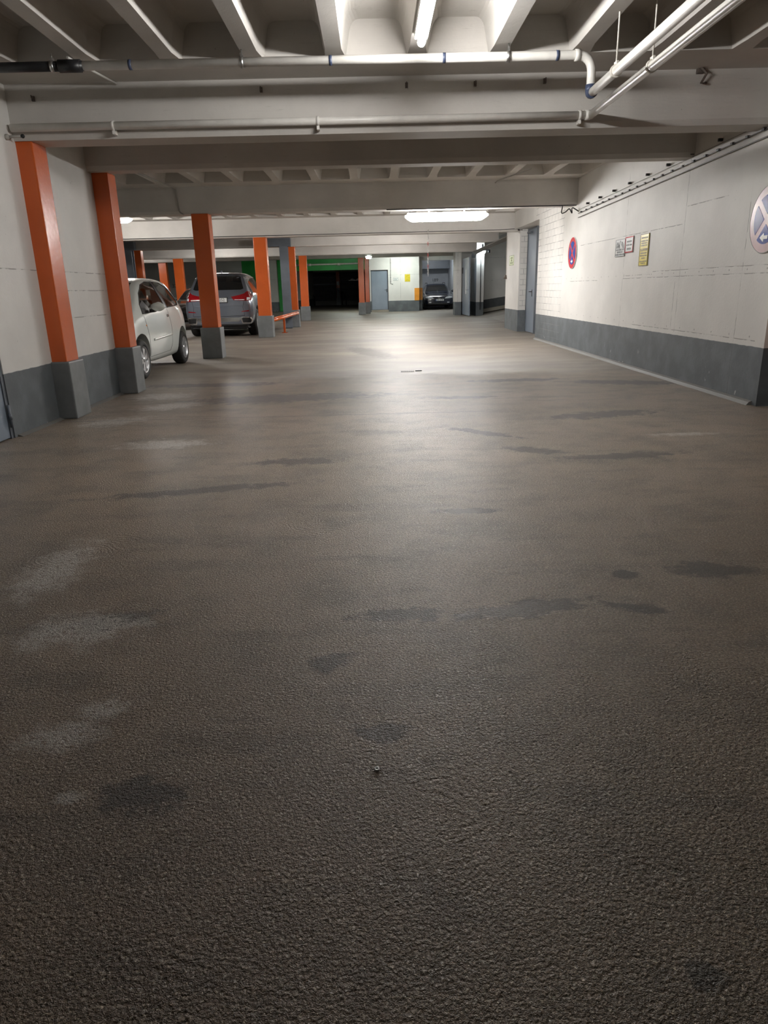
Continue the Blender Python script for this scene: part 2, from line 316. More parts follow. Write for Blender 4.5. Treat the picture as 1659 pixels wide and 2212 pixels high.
# ------------------------------------------------------------------ mesh helpers
class MB:
    def __init__(s): s.bm = bmesh.new()
    def box(s, x0, x1, y0, y1, z0, z1, bev=0):
        bm = bmesh.new()
        bmesh.ops.create_cube(bm, size=1)
        for v in bm.verts:
            v.co = Vector(((x0+x1)/2+v.co.x*(x1-x0), (y0+y1)/2+v.co.y*(y1-y0), (z0+z1)/2+v.co.z*(z1-z0)))
        if bev: bmesh.ops.bevel(bm, geom=list(bm.edges), offset=bev, segments=2, affect='EDGES', profile=.6)
        s._merge(bm); return s
    def _merge(s, bm, mat=None):
        if mat is not None: bmesh.ops.transform(bm, matrix=mat, verts=bm.verts)
        me = bpy.data.meshes.new('t'); bm.to_mesh(me); bm.free(); s.bm.from_mesh(me); bpy.data.meshes.remove(me)
    def prism(s, poly, ax, a, b, bev=0):
        """poly in the plane normal to ax, extruded a..b.  ax x:(y,z)  y:(x,z)  z:(x,y)"""
        def P(p, t): return {'x': (t, p[0], p[1]), 'y': (p[0], t, p[1]), 'z': (p[0], p[1], t)}[ax]
        bm = bmesh.new()
        A = [bm.verts.new(P(p, a)) for p in poly]; B = [bm.verts.new(P(p, b)) for p in poly]
        bm.faces.new(A); bm.faces.new(B[::-1]); k = len(poly)
        for i in range(k): bm.faces.new((A[i], B[i], B[(i+1) % k], A[(i+1) % k]))
        bmesh.ops.recalc_face_normals(bm, faces=bm.faces)
        if bev: bmesh.ops.bevel(bm, geom=list(bm.edges), offset=bev, segments=2, affect='EDGES')
        s._merge(bm); return s
    def tube(s, pts, r, seg=12, cap=True, smooth_bends=0):
        pts = [Vector(p) for p in pts]
        if smooth_bends and len(pts) > 2:
            q = [pts[0]]
            for i in range(1, len(pts)-1):
                a, b, c = pts[i-1], pts[i], pts[i+1]
                d1 = (a-b); d2 = (c-b); rb = min(smooth_bends, d1.length*.49, d2.length*.49)
                p0 = b+d1.normalized()*rb; p2 = b+d2.normalized()*rb
                for k in range(7):
                    t = k/6; q.append(p0*(1-t)**2 + b*2*t*(1-t) + p2*t*t)
            q.append(pts[-1]); pts = q
        bm = bmesh.new(); rings = []
        up = None
        for i, p in enumerate(pts):
            d = (pts[min(i+1, len(pts)-1)]-pts[max(i-1, 0)]).normalized()
            if up is None: up = Vector((0, 0, 1)) if abs(d.z) < .9 else Vector((1, 0, 0))
            a = d.cross(up).normalized(); up2 = a.cross(d).normalized(); up = up2
            rings.append([bm.verts.new(p + a*math.cos(2*PI*k/seg)*r + up2*math.sin(2*PI*k/seg)*r) for k in range(seg)])
        for i in range(len(rings)-1):
            for k in range(seg):
                bm.faces.new((rings[i][k], rings[i][(k+1) % seg], rings[i+1][(k+1) % seg], rings[i+1][k]))
        if cap: bm.faces.new(rings[0][::-1]); bm.faces.new(rings[-1])
        for f in bm.faces: f.smooth = len(f.verts) == 4
        bmesh.ops.recalc_face_normals(bm, faces=bm.faces)
        s._merge(bm); return s
    def lathe(s, prof, ax='z', o=(0, 0, 0), seg=32):
        """prof [(radius, t)] about axis ax through o"""
        bm = bmesh.new(); rings = []
        def P(r, t, a):
            c, q = r*math.cos(a), r*math.sin(a)
            v = {'z': (c, q, t), 'x': (t, c, q), 'y': (c, t, q)}[ax]
            return Vector(v)+Vector(o)
        for r, t in prof:
            rings.append([bm.verts.new(P(r, t, 2*PI*k/seg)) for k in range(seg)] if r > 1e-6 else [bm.verts.new(P(0, t, 0))])
        for i in range(len(rings)-1):
            A, B = rings[i], rings[i+1]
            for k in range(seg):
                k2 = (k+1) % seg
                if len(A) == 1 and len(B) == 1: continue
                if len(A) == 1: f = bm.faces.new((A[0], B[k], B[k2]))
                elif len(B) == 1: f = bm.faces.new((A[k], A[k2], B[0]))
                else: f = bm.faces.new((A[k], A[k2], B[k2], B[k]))
                f.smooth = True
        bmesh.ops.recalc_face_normals(bm, faces=bm.faces)
        s._merge(bm); return s
    def ball(s, c, r, sc=(1, 1, 1)):
        bm = bmesh.new(); bmesh.ops.create_uvsphere(bm, u_segments=20, v_segments=12, radius=r)
        for v in bm.verts: v.co = Vector((v.co.x*sc[0], v.co.y*sc[1], v.co.z*sc[2]))+Vector(c)
        for f in bm.faces: f.smooth = True
        s._merge(bm); return s
    def build(s, name, mat, parent=None, **kw):
        me = bpy.data.meshes.new(name); s.bm.to_mesh(me); s.bm.free()
        me.materials.append(M[mat] if isinstance(mat, str) else mat)
        return link(name, me, parent, **kw)

def link(name, me, parent=None, label=None, cat=None, group=None, kind=None):
    o = bpy.data.objects.new(name, me); C.objects.link(o)
    if parent is not None: o.parent = parent
    if label: o['label'] = label
    if cat: o['category'] = cat
    if group: o['group'] = group
    if kind: o['kind'] = kind
    return o
def thing(name, label, cat, loc=(0, 0, 0), rz=0, group=None):
    o = link(name, None, None, label, cat, group); o.location = loc; o.rotation_euler = (0, 0, rz); o.empty_display_size = .1
    return o
def struct(name, mb, mat): return mb.build(name, mat, kind='structure')
def B(*a, **k): return MB().box(*a, **k)

# ------------------------------------------------------------------ the shell
f = MB()
f.bm.faces.new([f.bm.verts.new(p) for p in ((-16, -6, 0), (4.9, -6, 0), (4.9, 62, 0), (-16, 62, 0))])
struct('floor', f, 'floor')
f = MB(); f.prism([(4.3, -.05), (11, 1.0), (11, -.2), (4.3, -.2)], 'y', 21.4, 32.6)
struct('floor', f, 'floor')   # the ramp that climbs to the right
CZ, CT = 3.02, 3.29
PITCHX, X0R = .673, .415
def ceiling_bay(x0, x1, y0, y1, flare=True):
    """ribbed concrete ceiling of rounded troughs between ribs; profile along x swept along y"""
    k0 = math.floor((x0-X0R)/PITCHX)+1; k1 = math.ceil((x1-X0R)/PITCHX)-1
    cs = [X0R+PITCHX*k for k in range(k0, k1+1)]
    bm = bmesh.new()
    def prof(fl):
        P = [(x0, CZ)]; spans = []
        edges = [x0]+cs+[x1]
        for i in range(len(edges)-1):
            a = edges[i]+(.065 if i > 0 else 0)+fl; b = edges[i+1]-(.065 if i < len(edges)-2 else 0)-fl*.4
            st = len(P); P.append((a, CZ)); r = .07
            a2, b2 = a+.045, b-.045
            P.append((a2-.006, CT-r))
            for t in range(1, 5): P.append((a2+r-r*math.cos(t*PI/8), CT-r+r*math.sin(t*PI/8)))
            for t in range(4, 0, -1): P.append((b2-r+r*math.cos(t*PI/8), CT-r+r*math.sin(t*PI/8)))
            P.append((b2+.006, CT-r)); P.append((b, CZ)); spans.append((st, len(P)-1))
        P.append((x1, CZ)); return P, spans
    ys = [y0, y0+.22, y1-.22, y1] if flare else [y0, y1]
    rows = []
    for i, y in enumerate(ys):
        P, sp = prof(.028 if flare and i in (0, len(ys)-1) else 0)
        rows.append([bm.verts.new((p[0], y, p[1])) for p in P])
    for A, Bq in zip(rows, rows[1:]):
        for i in range(len(A)-1): bm.faces.new((A[i], A[i+1], Bq[i+1], Bq[i]))
    bmesh.ops.remove_doubles(bm, verts=bm.verts, dist=1e-5)
    mb = MB(); mb._merge(bm)
    mb.box(x0, x1, y0, y1, CT+.01, CT+.15)
    return mb
def ledge(mb, x0, x1, y0, y1, z=CZ): mb.box(x0, x1, y0, y1, z, CT+.15)
LX = -16
bays = [(-3.25, 4.85, -6, 6.58), (LX, 4.3, 9.5, 13.2), (LX, 4.3, 14.5, 19.2), (LX, 4.6, 20.5, 24.4), (LX, 4.9, 25.7, 29.8)]
for i, b in enumerate(bays):
    mb = ceiling_bay(*b)
    struct('ceiling', mb, 'conc')
mb = MB()
ledge(mb, -3.25, 4.85, 6.58, 9.5); ledge(mb, LX, -3.25, 9.3, 9.5); ledge(mb, LX, 4.9, 13.2, 14.5); ledge(mb, LX, 4.9, 19.2, 20.5)
ledge(mb, LX, 4.9, 24.4, 25.7); ledge(mb, LX, 4.9, 29.8, 62); ledge(mb, 4.9, 11.2, 19, 33, 3.45)
ledge(mb, 4.3, 4.9, 9.5, 20.5, 3.1)
struct('ceiling', mb, 'conc')

# beams (front y, back y, x from, x to, bottom z)
def beam(y0, y1, x0, x1, zb, label, mat='conc'):
    ch = .025
    mb = MB().prism([(y0, CZ), (y0, zb+.05), (y0+ch, zb), (y1-ch, zb), (y1, zb+.05), (y1, CZ)], 'x', x0, x1)
    return mb.build('ceiling_beam', mat, label=label, cat='beam', group='concrete beams across the garage')
beam(7.13, 7.50, -3.28, 4.0, 2.57, 'pale painted concrete beam nearest the camera, carrying a white pipe along its face')
beam(8.84, 9.12, -3.28, 4.0, 2.57, 'shaded beige concrete beam resting on the second orange column from the left')
beam(13.66, 14.04, LX, 3.93, 2.57, 'wide brownish concrete beam just before the long glowing lamp lens')
beam(19.68, 20.02, LX, 3.93, 2.57, 'bright white concrete beam resting on the orange column in front of the grey car')
beam(24.92, 25.25, LX, 4.3, 2.62, 'concrete beam carried by the dark steel head of the grey steel post')
beam(30.2, 30.55, LX, 4.3, 2.57, 'distant concrete beam at the small round lamp by the far piers')
beam(35.75, 36.1, LX, 4.7, 2.66, 'farthest dim concrete beam above the two orange columns by the grey back door')

# walls
struct('wall_right', B(3.78, 4.35, 6.82, 16.66, -.02, 3.3), 'wall_right')
struct('wall_right', B(4.86, 5.1, -6, 6.82, -.02, 3.3), 'wall')
struct('wall_right', MB().box(4.18, 4.6, 16.66, 18.42, -.02, 3.3).box(3.78, 4.6, 16.66, 19.5, 2.6, 3.3), 'wall_right')
struct('wall_right', B(4.35, 4.9, 6.3, 6.82, -.02, 3.3), 'wall_x')
struct('wall_left', MB().box(-3.6, -3.25, -6, 4.95, -.02, 3.3).box(-3.6, -3.25, 4.95, 6.2, 2.15, 3.3).box(-3.6, -3.25, 6.2, 9.32, -.02, 3.3), 'wall')
struct('wall_front', B(-16, 5.1, -6.2, -6, -.02, 3.3), 'wall_x')
struct('wall_left', B(-16, -3.6, 9.1, 9.32, -.02, 3.3), 'wall_x')
struct('wall_left', B(-16.2, -16, 9.1, 62, -.02, 3.3), 'wall')
struct('wall_back', B(-16, -9.4, 45.4, 45.7, -.02, 3.3), 'wall_dimgrey')
struct('wall_back', B(-9.4, -8.0, 45.4, 45.7, -.02, 3.3), 'wall_dimgrey')
struct('wall_back', B(-8.0, -6.5, 45.4, 45.7, -.02, 3.3), 'green')
struct('wall_back', B(-6.5, -5.8, 45.3, 45.6, -.02, 3.3), 'wall_x')
struct('wall_back', MB().box(-5.8, -5.45, 45.25, 45.6, 0, 3.2).box(-5.45, -.25, 45.25, 45.6, 2.36, 3.2), 'green')
struct('wall_back', B(-5.9, -4.8, 50, 60, -.02, 3.3), 'wall_x')
struct('wall_back', B(-6, -.13, 60.2, 60.4, -.02, 3.3), 'conc_dark')
struct('wall_back', B(-6, -.13, 60.0, 60.2, 2.6, 2.95), 'cream')
struct('trim_1', B(-6, -.13, 59.9, 60.2, 0, .36), 'screed')
# block with the grey back door
struct('wall_back', MB().box(-.13, -.06, 39.5, 60, -.02, 3.3).box(.88, 2.56, 39.5, 39.9, -.02, 3.3).box(-.06, .88, 39.5, 39.9, 2.17, 3.3), 'wall_x')
struct('wall_back', MB().box(2.56, 2.78, 40.2, 46, -.02, 3.3).box(2.78, 4.8, 40.7, 41.0, 2.64, 3.3), 'wall_x')
struct('wall_back', B(2.56, 5, 46, 46.3, -.02, 3.3), 'wall_bay')
struct('wall_back', B(2.56, 5, 45.1, 46, 2.3, 3.3), 'steelgrey')  # dark grey colour stands for the shadow on the bay's upper wall
struct('wall_right', B(4.8, 5.1, 33, 46, -.02, 3.3), 'wall_bay')
# right piers and ramp
struct('wall_right', B(3.93, 4.2, 19.5, 21.4, -.02, 3.3), 'brick_x')
struct('wall_right', B(4.2, 11, 19.52, 21.4, -.02, 3.6), 'wall_x')
struct('wall_right', B(4.44, 4.76, 31.0, 32.6, -.02, 3.3), 'wall_x')
struct('wall_right', B(3.68, 3.955, 32.25, 33.0, -.02, 3.3), 'wall_x')
struct('wall_right', B(3.98, 4.9, 32.6, 33, -.02, 3.3), 'wall_x')
struct('wall_right', B(4.76, 11.2, 32.6, 33, -.05, 3.6), 'ramp_wall')
struct('wall_right', B(11, 11.3, 21.4, 32.6, 0, 3.6), 'wall')
struct('trim_2', MB().prism([(4.5, .02), (4.5, .16), (11, 1.14), (11, 1.0)], 'y', 32.2, 32.6), 'kerb')
# cement fillet along the foot of the right wall, and along the left one
f = MB().prism([(3.725, 0), (3.75, .03), (3.785, .045), (3.785, 0)], 'y', 6.9, 16.6)
struct('baseboard_right', f, 'screed')
f = MB().prism([(-3.2, 0), (-3.235, .015), (-3.26, .02), (-3.26, 0)], 'y', 6.25, 9.2)
struct('baseboard_left', f, 'screed')

# painted yellow-orange guard patch at the corner of the back block
MB().box(2.30, 2.565, 39.48, 39.5, .56, 1.2).build('corner_patch', 'oyellow', label='yellow-orange painted corner patch above the grey dado beside the dark estate car', cat='paint patch')
MB().box(2.57, 2.785, 40.18, 40.2, .56, 1.2).build('corner_patch', 'oyellow', label='narrow shaded orange painted strip right against the bay of the dark estate car', cat='paint patch')

# ------------------------------------------------------------------ columns
def column(x0, x1, y0, y1, top, label, ph=.575, pl=.035, group='orange columns of the garage', right_only=False):
    t = thing('orange_column', label, 'column', ((x0+x1)/2, (y0+y1)/2, 0), 0, group)
    cx, cy = (x0+x1)/2, (y0+y1)/2
    lx = x0 if right_only else x0-pl
    MB().box(x0-cx, x1-cx, y0-cy, y1-cy, ph-.02, top, bev=.012).build('shaft', 'orange', t)
    MB().box(lx-cx, x1+pl-cx, y0-pl-cy, y1+pl-cy, 0, ph, bev=.014).build('plinth', 'plinth', t, label='grey painted column base')
    return t
column(-3.26, -3.10, 7.17, 7.47, 2.575, 'orange column against the left wall, nearest the camera', right_only=True)
column(-3.26, -3.06, 8.98, 9.24, 2.575, 'orange column at the end of the left wall, half hiding the white car', right_only=True)
column(-3.25, -2.94, 13.66, 13.95, 2.575, 'dark red-brown orange column standing in front of the grey car\'s rear')
column(-3.12, -2.78, 19.7, 20.0, 2.575, 'bright orange column just right of the grey car, where the low rail begins')
column(-2.84, -2.58, 25.0, 25.25, 2.625, 'thin sliver of orange column right behind the grey steel post')
column(-2.98, -2.66, 30.25, 30.5, 2.575, 'orange column left of the dark opening under the green lintel')
column(-.66, -.38, 35.8, 36.05, 2.665, 'reddish orange column right of the dark opening under the green lintel')
column(-.35, -.14, 36.9, 37.2, 3.02, 'narrow orange column touching the white back block beside the grey door')
column(-8.02, -7.76, 25.0, 25.25, 2.625, 'dark red column behind the left bluish steel post, above the white car roof')
column(-8.12, -7.75, 30.25, 30.5, 2.575, 'brown-red column rising behind the black car')
column(-10.4, -10.02, 36.0, 36.3, 3.02, 'brightly lit orange column between the white car and the black car')
column(4.0, 4.3, 6.42, 6.8, 3.02, 'orange column at the near end of the right wall, at the photo edge')
column(-2.92, -2.62, 59.5, 59.8, 2.6, 'far orange column in the middle of the dark opening')
def post(x0, x1, y0, label, glabel='grey steel posts'):
    t = thing('steel_post', label, 'post', ((x0+x1)/2, y0+.12, 0), 0, glabel)
    h = (x1-x0)/2
    MB().box(-h, h, -.12, -.105, 0, 2.6).box(-h, h, .105, .12, 0, 2.6).box(-.008, .008, -.105, .105, 0, 2.6).box(-h, h, -.12, .12, 0, .02).build('shaft', 'steelgrey', t)
    MB().box(-h-.42, h+.10, -.12, .12, 2.6, 2.86, bev=.008).build('head', 'steelgrey', t)
    return t
post(-3.01, -2.74, 24.3, 'grey steel post with wide dark head behind the low orange rail')
post(-8.12, -7.84, 24.3, 'bluish grey steel post seen above the white car roof')
# low orange guard rail
t = thing('guard_rail', 'low orange steel guard rail on one short leg behind the bright orange column', 'rail', (-2.68, 21.7, 0))
o = Vector((-2.68, 21.7, 0))
a = Vector((-2.86, 20.12, .415))-o; b = Vector((-2.56, 24.7, .47))-o
MB().tube([a, b], .045, 12).tube([a+Vector((.01, 0, .06)), b+Vector((.01, 0, .06))], .02, 8).build('rail_bar', 'orange', t)
MB().lathe([(0, -.03), (.075, -.03), (.075, .03), (0, .03)], 'y', a).build('end_disc', 'orange', t)
MB().box(-.03, .03, -.03, .03, 0, .42).box(-.08, .08, -.08, .08, 0, .015).build('leg', 'orange', t)

# ------------------------------------------------------------------ doors
def door(n, axis, u0, u1, plane, out, ztop, handle_u, zb=0.0, name_label=None):
    """axis y: leaf in a plane of constant x, spanning y=u0..u1; out = direction of the room (+1/-1)"""
    g = MB(); th = .05
    def bx(mb, a, b, p0, p1, z0, z1, **k):
        p0, p1 = sorted((p0, p1))
        if axis == 'y': mb.box(p0, p1, a, b, z0, z1, **k)
        else: mb.box(a, b, p0, p1, z0, z1, **k)
        return mb
    leaf = bx(MB(), u0+.04, u1-.04, plane, plane-out*th, zb+.01, ztop-.04, bev=.006)
    d = leaf.build(f'door_{n}', 'door', kind='structure')
    fr = MB(); bx(fr, u0, u0+.04, plane+out*.01, plane-out*.09, zb, ztop); bx(fr, u1-.04, u1, plane+out*.01, plane-out*.09, zb, ztop); bx(fr, u0+.04, u1-.04, plane+out*.01, plane-out*.09, ztop-.04, ztop)
    fr.build('door_frame', 'doorframe', d)
    hz = zb+1.04
    pts = [(plane, handle_u, hz), (plane+out*.06, handle_u, hz), (plane+out*.06, handle_u+.12*(1 if handle_u < (u0+u1)/2 else -1), hz)]
    if axis == 'x': pts = [(p[1], p[0], p[2]) for p in pts]
    h = MB().tube(pts, .011, 10, smooth_bends=.02)
    bx(h, handle_u-.02, handle_u+.02, plane, plane+out*.008, hz-.12, hz+.05)
    h.build('door_handle', 'black', d)
    return d
d1 = door(1, 'y', 18.42, 19.5, 4.14, -1, 2.6, 18.78)
MB().box(4.06, 4.13, 18.9, 19.25, 2.47, 2.52, bev=.006).build('door_closer', 'doorframe', d1)
d2 = door(2, 'y', 4.95, 6.2, -3.27, 1, 2.15, 5.1)
MB().tube([(-3.245, 6.17, .10), (-3.245, 6.17, .30)], .012, 10).tube([(-3.245, 6.17, .17), (-3.245, 6.17, .22)], .016, 10).build('door_hinge', 'steelgrey', d2)
d3 = door(3, 'x', -.06, .88, 39.62, -1, 2.17, .80, zb=.1)
MB().box(-.06, .88, 39.45, 39.9, 0, .1).build('door_sill', 'kerb', d3)
# open gate leaf before the far pier
t = thing('steel_gate', 'open grey steel gate leaf with white vertical grip at the far right piers', 'gate', (4.03, 31.2, 0))
MB().box(-.03, .03, -1.1, 1.0, .04, 2.36, bev=.008).build('gate_leaf', 'door', t)
MB().box(-.06, -.03, -.35, -.25, .9, 1.9, bev=.01).build('grip_plate', 'whiteplastic', t, label='white vertical grip plate')
MB().tube([(-.03, -.95, 1.08), (-.1, -.95, 1.08), (-.1, -.82, 1.08)], .014, 10).build('gate_handle', 'chrome', t)
MB().box(-.055, -.03, .8, .95, 1.75, 2.0).build('lock_box', 'black', t)

# ------------------------------------------------------------------ lamps
M['e_tube'] = emit('tube_glow_white', (1., .98, .95), 40.0)
M['e_lens'] = emit('lens_glow_warm', (1., .98, .955), 40.0)
M['e_left'] = emit('lens_glow_left', (1., .97, .93), 32.0)
M['e_small'] = emit('small_lamp_glow', (.86, 1., .91), 18.0)
M['e_back'] = emit('back_lamp_glow', (.9, 1., .94), 24.0)
M['e_bay_fill'] = emit('bay_fill_glow', (.95, .98, 1.), 9.0)
M['e_dim'] = emit('dim_tube_glow', (1., .97, .93), 9.0)
M['e_bulb'] = emit('bulb_glow_cool', (.85, .96, 1.), 13.0)
M['e_mid'] = emit('mid_lamp_glow', (1., .98, .95), 38.0)
def batten(x, y0, y1, z, label, e='e_tube'):
    t = thing('tube_lamp', label, 'ceiling lamp', (x, (y0+y1)/2, z))
    L = (y1-y0)/2
    MB().box(-.05, .05, -L-.02, L+.02, 0, CZ-z, bev=.008).build('lamp_body', 'lampbody', t)
    prof = [(0, -L)]+[(.030*math.sin(k*PI/12), -L+.03-.03*math.cos(k*PI/12)) for k in range(1, 7)]
    prof += [(.030*math.cos(k*PI/12), L-.03+.03*math.sin(k*PI/12)) for k in range(0, 6)]+[(0, L)]
    MB().lathe(prof, 'y', (0, 0, -.032), 20).build('tube', e, t, label='glowing white tube')
    return t
batten(.415, 4.50, 5.98, 2.965, 'glowing tube lamp under the ceiling rib at the top edge, pointing away')
batten(.415, 9.9, 11.2, 3.0, 'tube lamp hidden between the two shaded beams', 'e_dim')
def lens_lamp(x0, x1, y, z0, z1, label, e, top=CZ):
    t = thing('lens_lamp', label, 'ceiling lamp', ((x0+x1)/2, y, z0))
    L = (x1-x0)/2; h = z1-z0
    MB().box(-L+.05, L-.05, -.07, .07, h*.78, h, bev=.01).box(-.355, -.318, -.02, .02, h, top-z0+.004).box(.318, .355, -.02, .02, h, top-z0+.004).build('lamp_body', 'lampbody', t)
    poly = [(-L+.13, 0.0), (L-.13, 0.0), (L-.03, h*.38), (L, h*.62), (L-.05, h*.8), (-L+.05, h*.8), (-L, h*.62), (-L+.03, h*.38)]
    MB().prism(poly, 'y', -.085, .085, bev=.012).build('lens', e, t, label='glowing white lens')
    return t
lens_lamp(.66, 2.26, 14.32, 2.41, 2.565, 'long glowing white lens lamp hanging across the lane in the middle', 'e_lens')
lens_lamp(-6.58, -5.38, 17.0, 2.755, 2.88, 'glowing lamp in the left bay beside the second orange column', 'e_left')
# lamps that sit behind the beams, out of the camera's sight, but light their bays
lens_lamp(.05, 1.45, 21.9, 2.83, 2.95, 'long lamp hidden behind the bright white beam in the lane', 'e_mid')
lens_lamp(.15, 1.35, 27.6, 2.84, 2.94, 'second long lamp hidden behind the beam by the steel post', 'e_mid')
lens_lamp(1.0, 2.2, 37.9, 2.90, 3.0, 'lamp hidden behind the farthest beam before the white back wall', 'e_back')
lens_lamp(-1.8, -.8, 41.0, 2.92, 3.0, 'lamp hidden behind the farthest beam before the green lintel', 'e_back')
lens_lamp(3.2, 4.2, 43.0, 2.9, 3.0, 'added unseen fill lamp behind the lintel over the dark estate car', 'e_bay_fill')  # added out of sight to brighten the numbered bay wall
lens_lamp(-12.2, -11.2, 33.2, 2.9, 3.0, 'lamp hidden behind the beams at the far left', 'e_left')
t = thing('oval_lamp', 'small glowing oval lamp under the far beam above the grey back door', 'ceiling lamp', (-.12, 33.2, 2.53))
MB().box(-.15, .15, -.1, .1, .07, .5, bev=.01).build('lamp_body', 'lampbody', t)
MB().lathe([(0, -.05), (.08, -.045), (.12, -.02), (.13, .02), (.12, .06), (0, .07)], 'z', (0, 0, .02), 24).build('lens', 'e_small', t, label='glowing oval lens')
lens_lamp(-6.5, -5.46, 28.0, 2.84, 2.94, 'lamp hidden behind the beams over the grey car', 'e_left')
t = thing('wall_lamp', 'cool white glowing wall lamp on a dark bracket beside the ramp', 'wall lamp', (4.62, 30.86, 2.45))
MB().lathe([(0, 0), (.10, .03), (.16, .09), (.17, .16), (0, .165)], 'z', (0, 0, 0), 24).build('glass_bowl', 'e_bulb', t, label='glowing glass bowl')
MB().box(-.08, .32, -.03, .03, .165, .21).box(.02, .07, -.03, .14, .165, .42).box(.27, .36, -.045, .045, .08, .2, bev=.01).build('bracket', 'black', t)
MB().tube([(-.02, 0, 0), (-.02, 0, -2.2)], .018, 8).build('cable_drop', 'black', t)

# ------------------------------------------------------------------ pipes
def tagm(mb, name, mat, label, cat, group=None): return mb.build(name, mat, label=label, cat=cat, group=group)
t = thing('drain_pipe', 'upper white pipe running under the ribs, bending toward the camera at right', 'pipe', (0, 6.32, 2.93))
zz = 2.93
PTS = [(-2.23, 0, 0), (1.80, 0, 0), (1.80, 0, 2.66-zz)]
MB().tube(PTS, .034, 16, smooth_bends=.13).build('pipe_run', 'pipe', t)
MB().tube([(1.80, -.03, 2.655-zz), (1.80, -5.9, 2.64-zz)], .034, 16).build('pipe_run', 'pipe', t)
MB().tube([(-3.25, 0, 0), (-2.23, 0, 0)], .036, 16).tube([(-2.42, 0, 0), (-2.25, 0, 0)], .046, 16).build('black_section', 'pipeblack', t, label='black plastic pipe section at the left end')
MB().tube([(1.80, 0, 2.72-zz), (1.80, 0, 2.655-zz), (1.80, -.07, 2.653-zz)], .041, 14, smooth_bends=.05).build('elbow', 'bluetape', t, label='dark blue elbow')
for xx in (-1.86, -.28, .62, 1.52):
    MB().tube([(xx-.012, 0, 0), (xx+.012, 0, 0)], .037, 16).build('pipe_band', 'bluetape', t)
for xx in (1.68,):
    MB().tube([(xx-.02, 0, 0), (xx+.02, 0, 0)], .042, 16).build('pipe_socket', 'pipe', t)
def clamp(par, x, y, z, ztop, ax='x', mat='steel'):
    d = Vector((.014, 0, 0)) if ax == 'x' else Vector((0, .014, 0))
    p = Vector((x, y, z))
    mb = MB().tube([p-d, p+d], .043, 16).tube([(x, y, z+.04), (x, y, ztop)], .006, 8).box(x-.008, x+.008, y-.03, y+.03, z+.03, z+.06)
    return mb.build('pipe_clamp', mat, par)
for xx in (-2.47, -.98, 1.13): clamp(t, xx, 0, 0, CZ-zz)
clamp(t, 1.80, -.62, 2.655-zz, CT-zz, 'y', 'cream')
clamp(t, 1.80, -2.6, 2.65-zz, CT-zz, 'y', 'cream')
t = thing('water_pipe', 'lower white pipe fixed along the nearest beam face, then running overhead to the right', 'pipe', (0, 7.07, 2.66))
MB().tube([(-3.22, 0, 0), (2.04, 0, 0)], .034, 16).tube([(2.03, .0, 0), (2.03, -6.8, -.01)], .034, 16).ball((2.03, 0, 0), .036).build('pipe_run', 'pipe', t)
for xx in (-2.30, -.45, 1.93):
    MB().tube([(xx-.012, 0, 0), (xx+.012, 0, 0)], .041, 16).box(xx-.012, xx+.012, -.01, .06, -.07, -.03).build('pipe_clamp', 'pipe', t)
clamp(t, 2.03, -1.45, 0, CT-2.66, 'y', 'cream'); clamp(t, 2.03, -3.6, 0, CT-2.66, 'y', 'cream')
MB().tube([(1.98, 0, 0), (2.02, 0, 0)], .042, 16).build('pipe_socket', 'pipe', t)
# a thin pipe along the green lintel far behind
t = thing('pipe', 'cream pipe running along the green lintel', 'pipe', (-3, 45.1, 2.70))
MB().tube([(-2.4, 0, 0), (2.5, 0, .02)], .05, 10).build('pipe_run', 'cream', t)
for xx in (-1.7, -.9, .9): MB().tube([(xx, 0, 0), (xx+.2, 0, 0)], .075, 10).build('coupling', 'rust' if xx < -1 else 'cream', t)
# hooks on the nearest beam
for i, (xx, z_, lb) in enumerate(((-3.0, 2.90, 'small rusty hook at the left end of the nearest beam'), (-.95, 2.93, 'small dark hook on the nearest beam, left of the tube lamp'), (.36, 2.94, 'small dark hook on the nearest beam under the tube lamp'), (.98, 2.94, 'small dark hook on the nearest beam right of the tube lamp'), (1.61, 2.95, 'small dark hook on the nearest beam just left of the pipe bend'))):
    MB().box(xx-.012, xx+.012, 7.105, 7.13, z_-.02, z_+.02).tube([(xx, 7.11, z_), (xx, 7.08, z_), (xx, 7.08, z_+.02)], .005, 6).build('wall_hook', 'rust', label=lb, cat='hook', group='hooks on the beam')
t = MB().box(2.98, 3.04, 7.09, 7.13, 2.98, 3.04).tube([(3.0, 7.09, 3.03), (3.05, 7.06, 2.97), (3.02, 7.09, 2.90), (3.07, 7.1, 2.9)], .012, 8).build('beam_bracket', 'rust', label='rusty bent bracket on the nearest beam at the right', cat='bracket')
# little flap valve / sensor at the head of the first left column
t = thing('door_stop', 'small grey bracket arm on the left wall at the head of the nearest column', 'bracket', (-3.24, 7.0, 2.575))
MB().tube([(0, 0, 0), (.12, .03, .01)], .012, 8).ball((0, 0, 0), .025).build('arm', 'conduit', t)
MB().ball((.13, .03, .01), .018).build('tip', 'black', t)

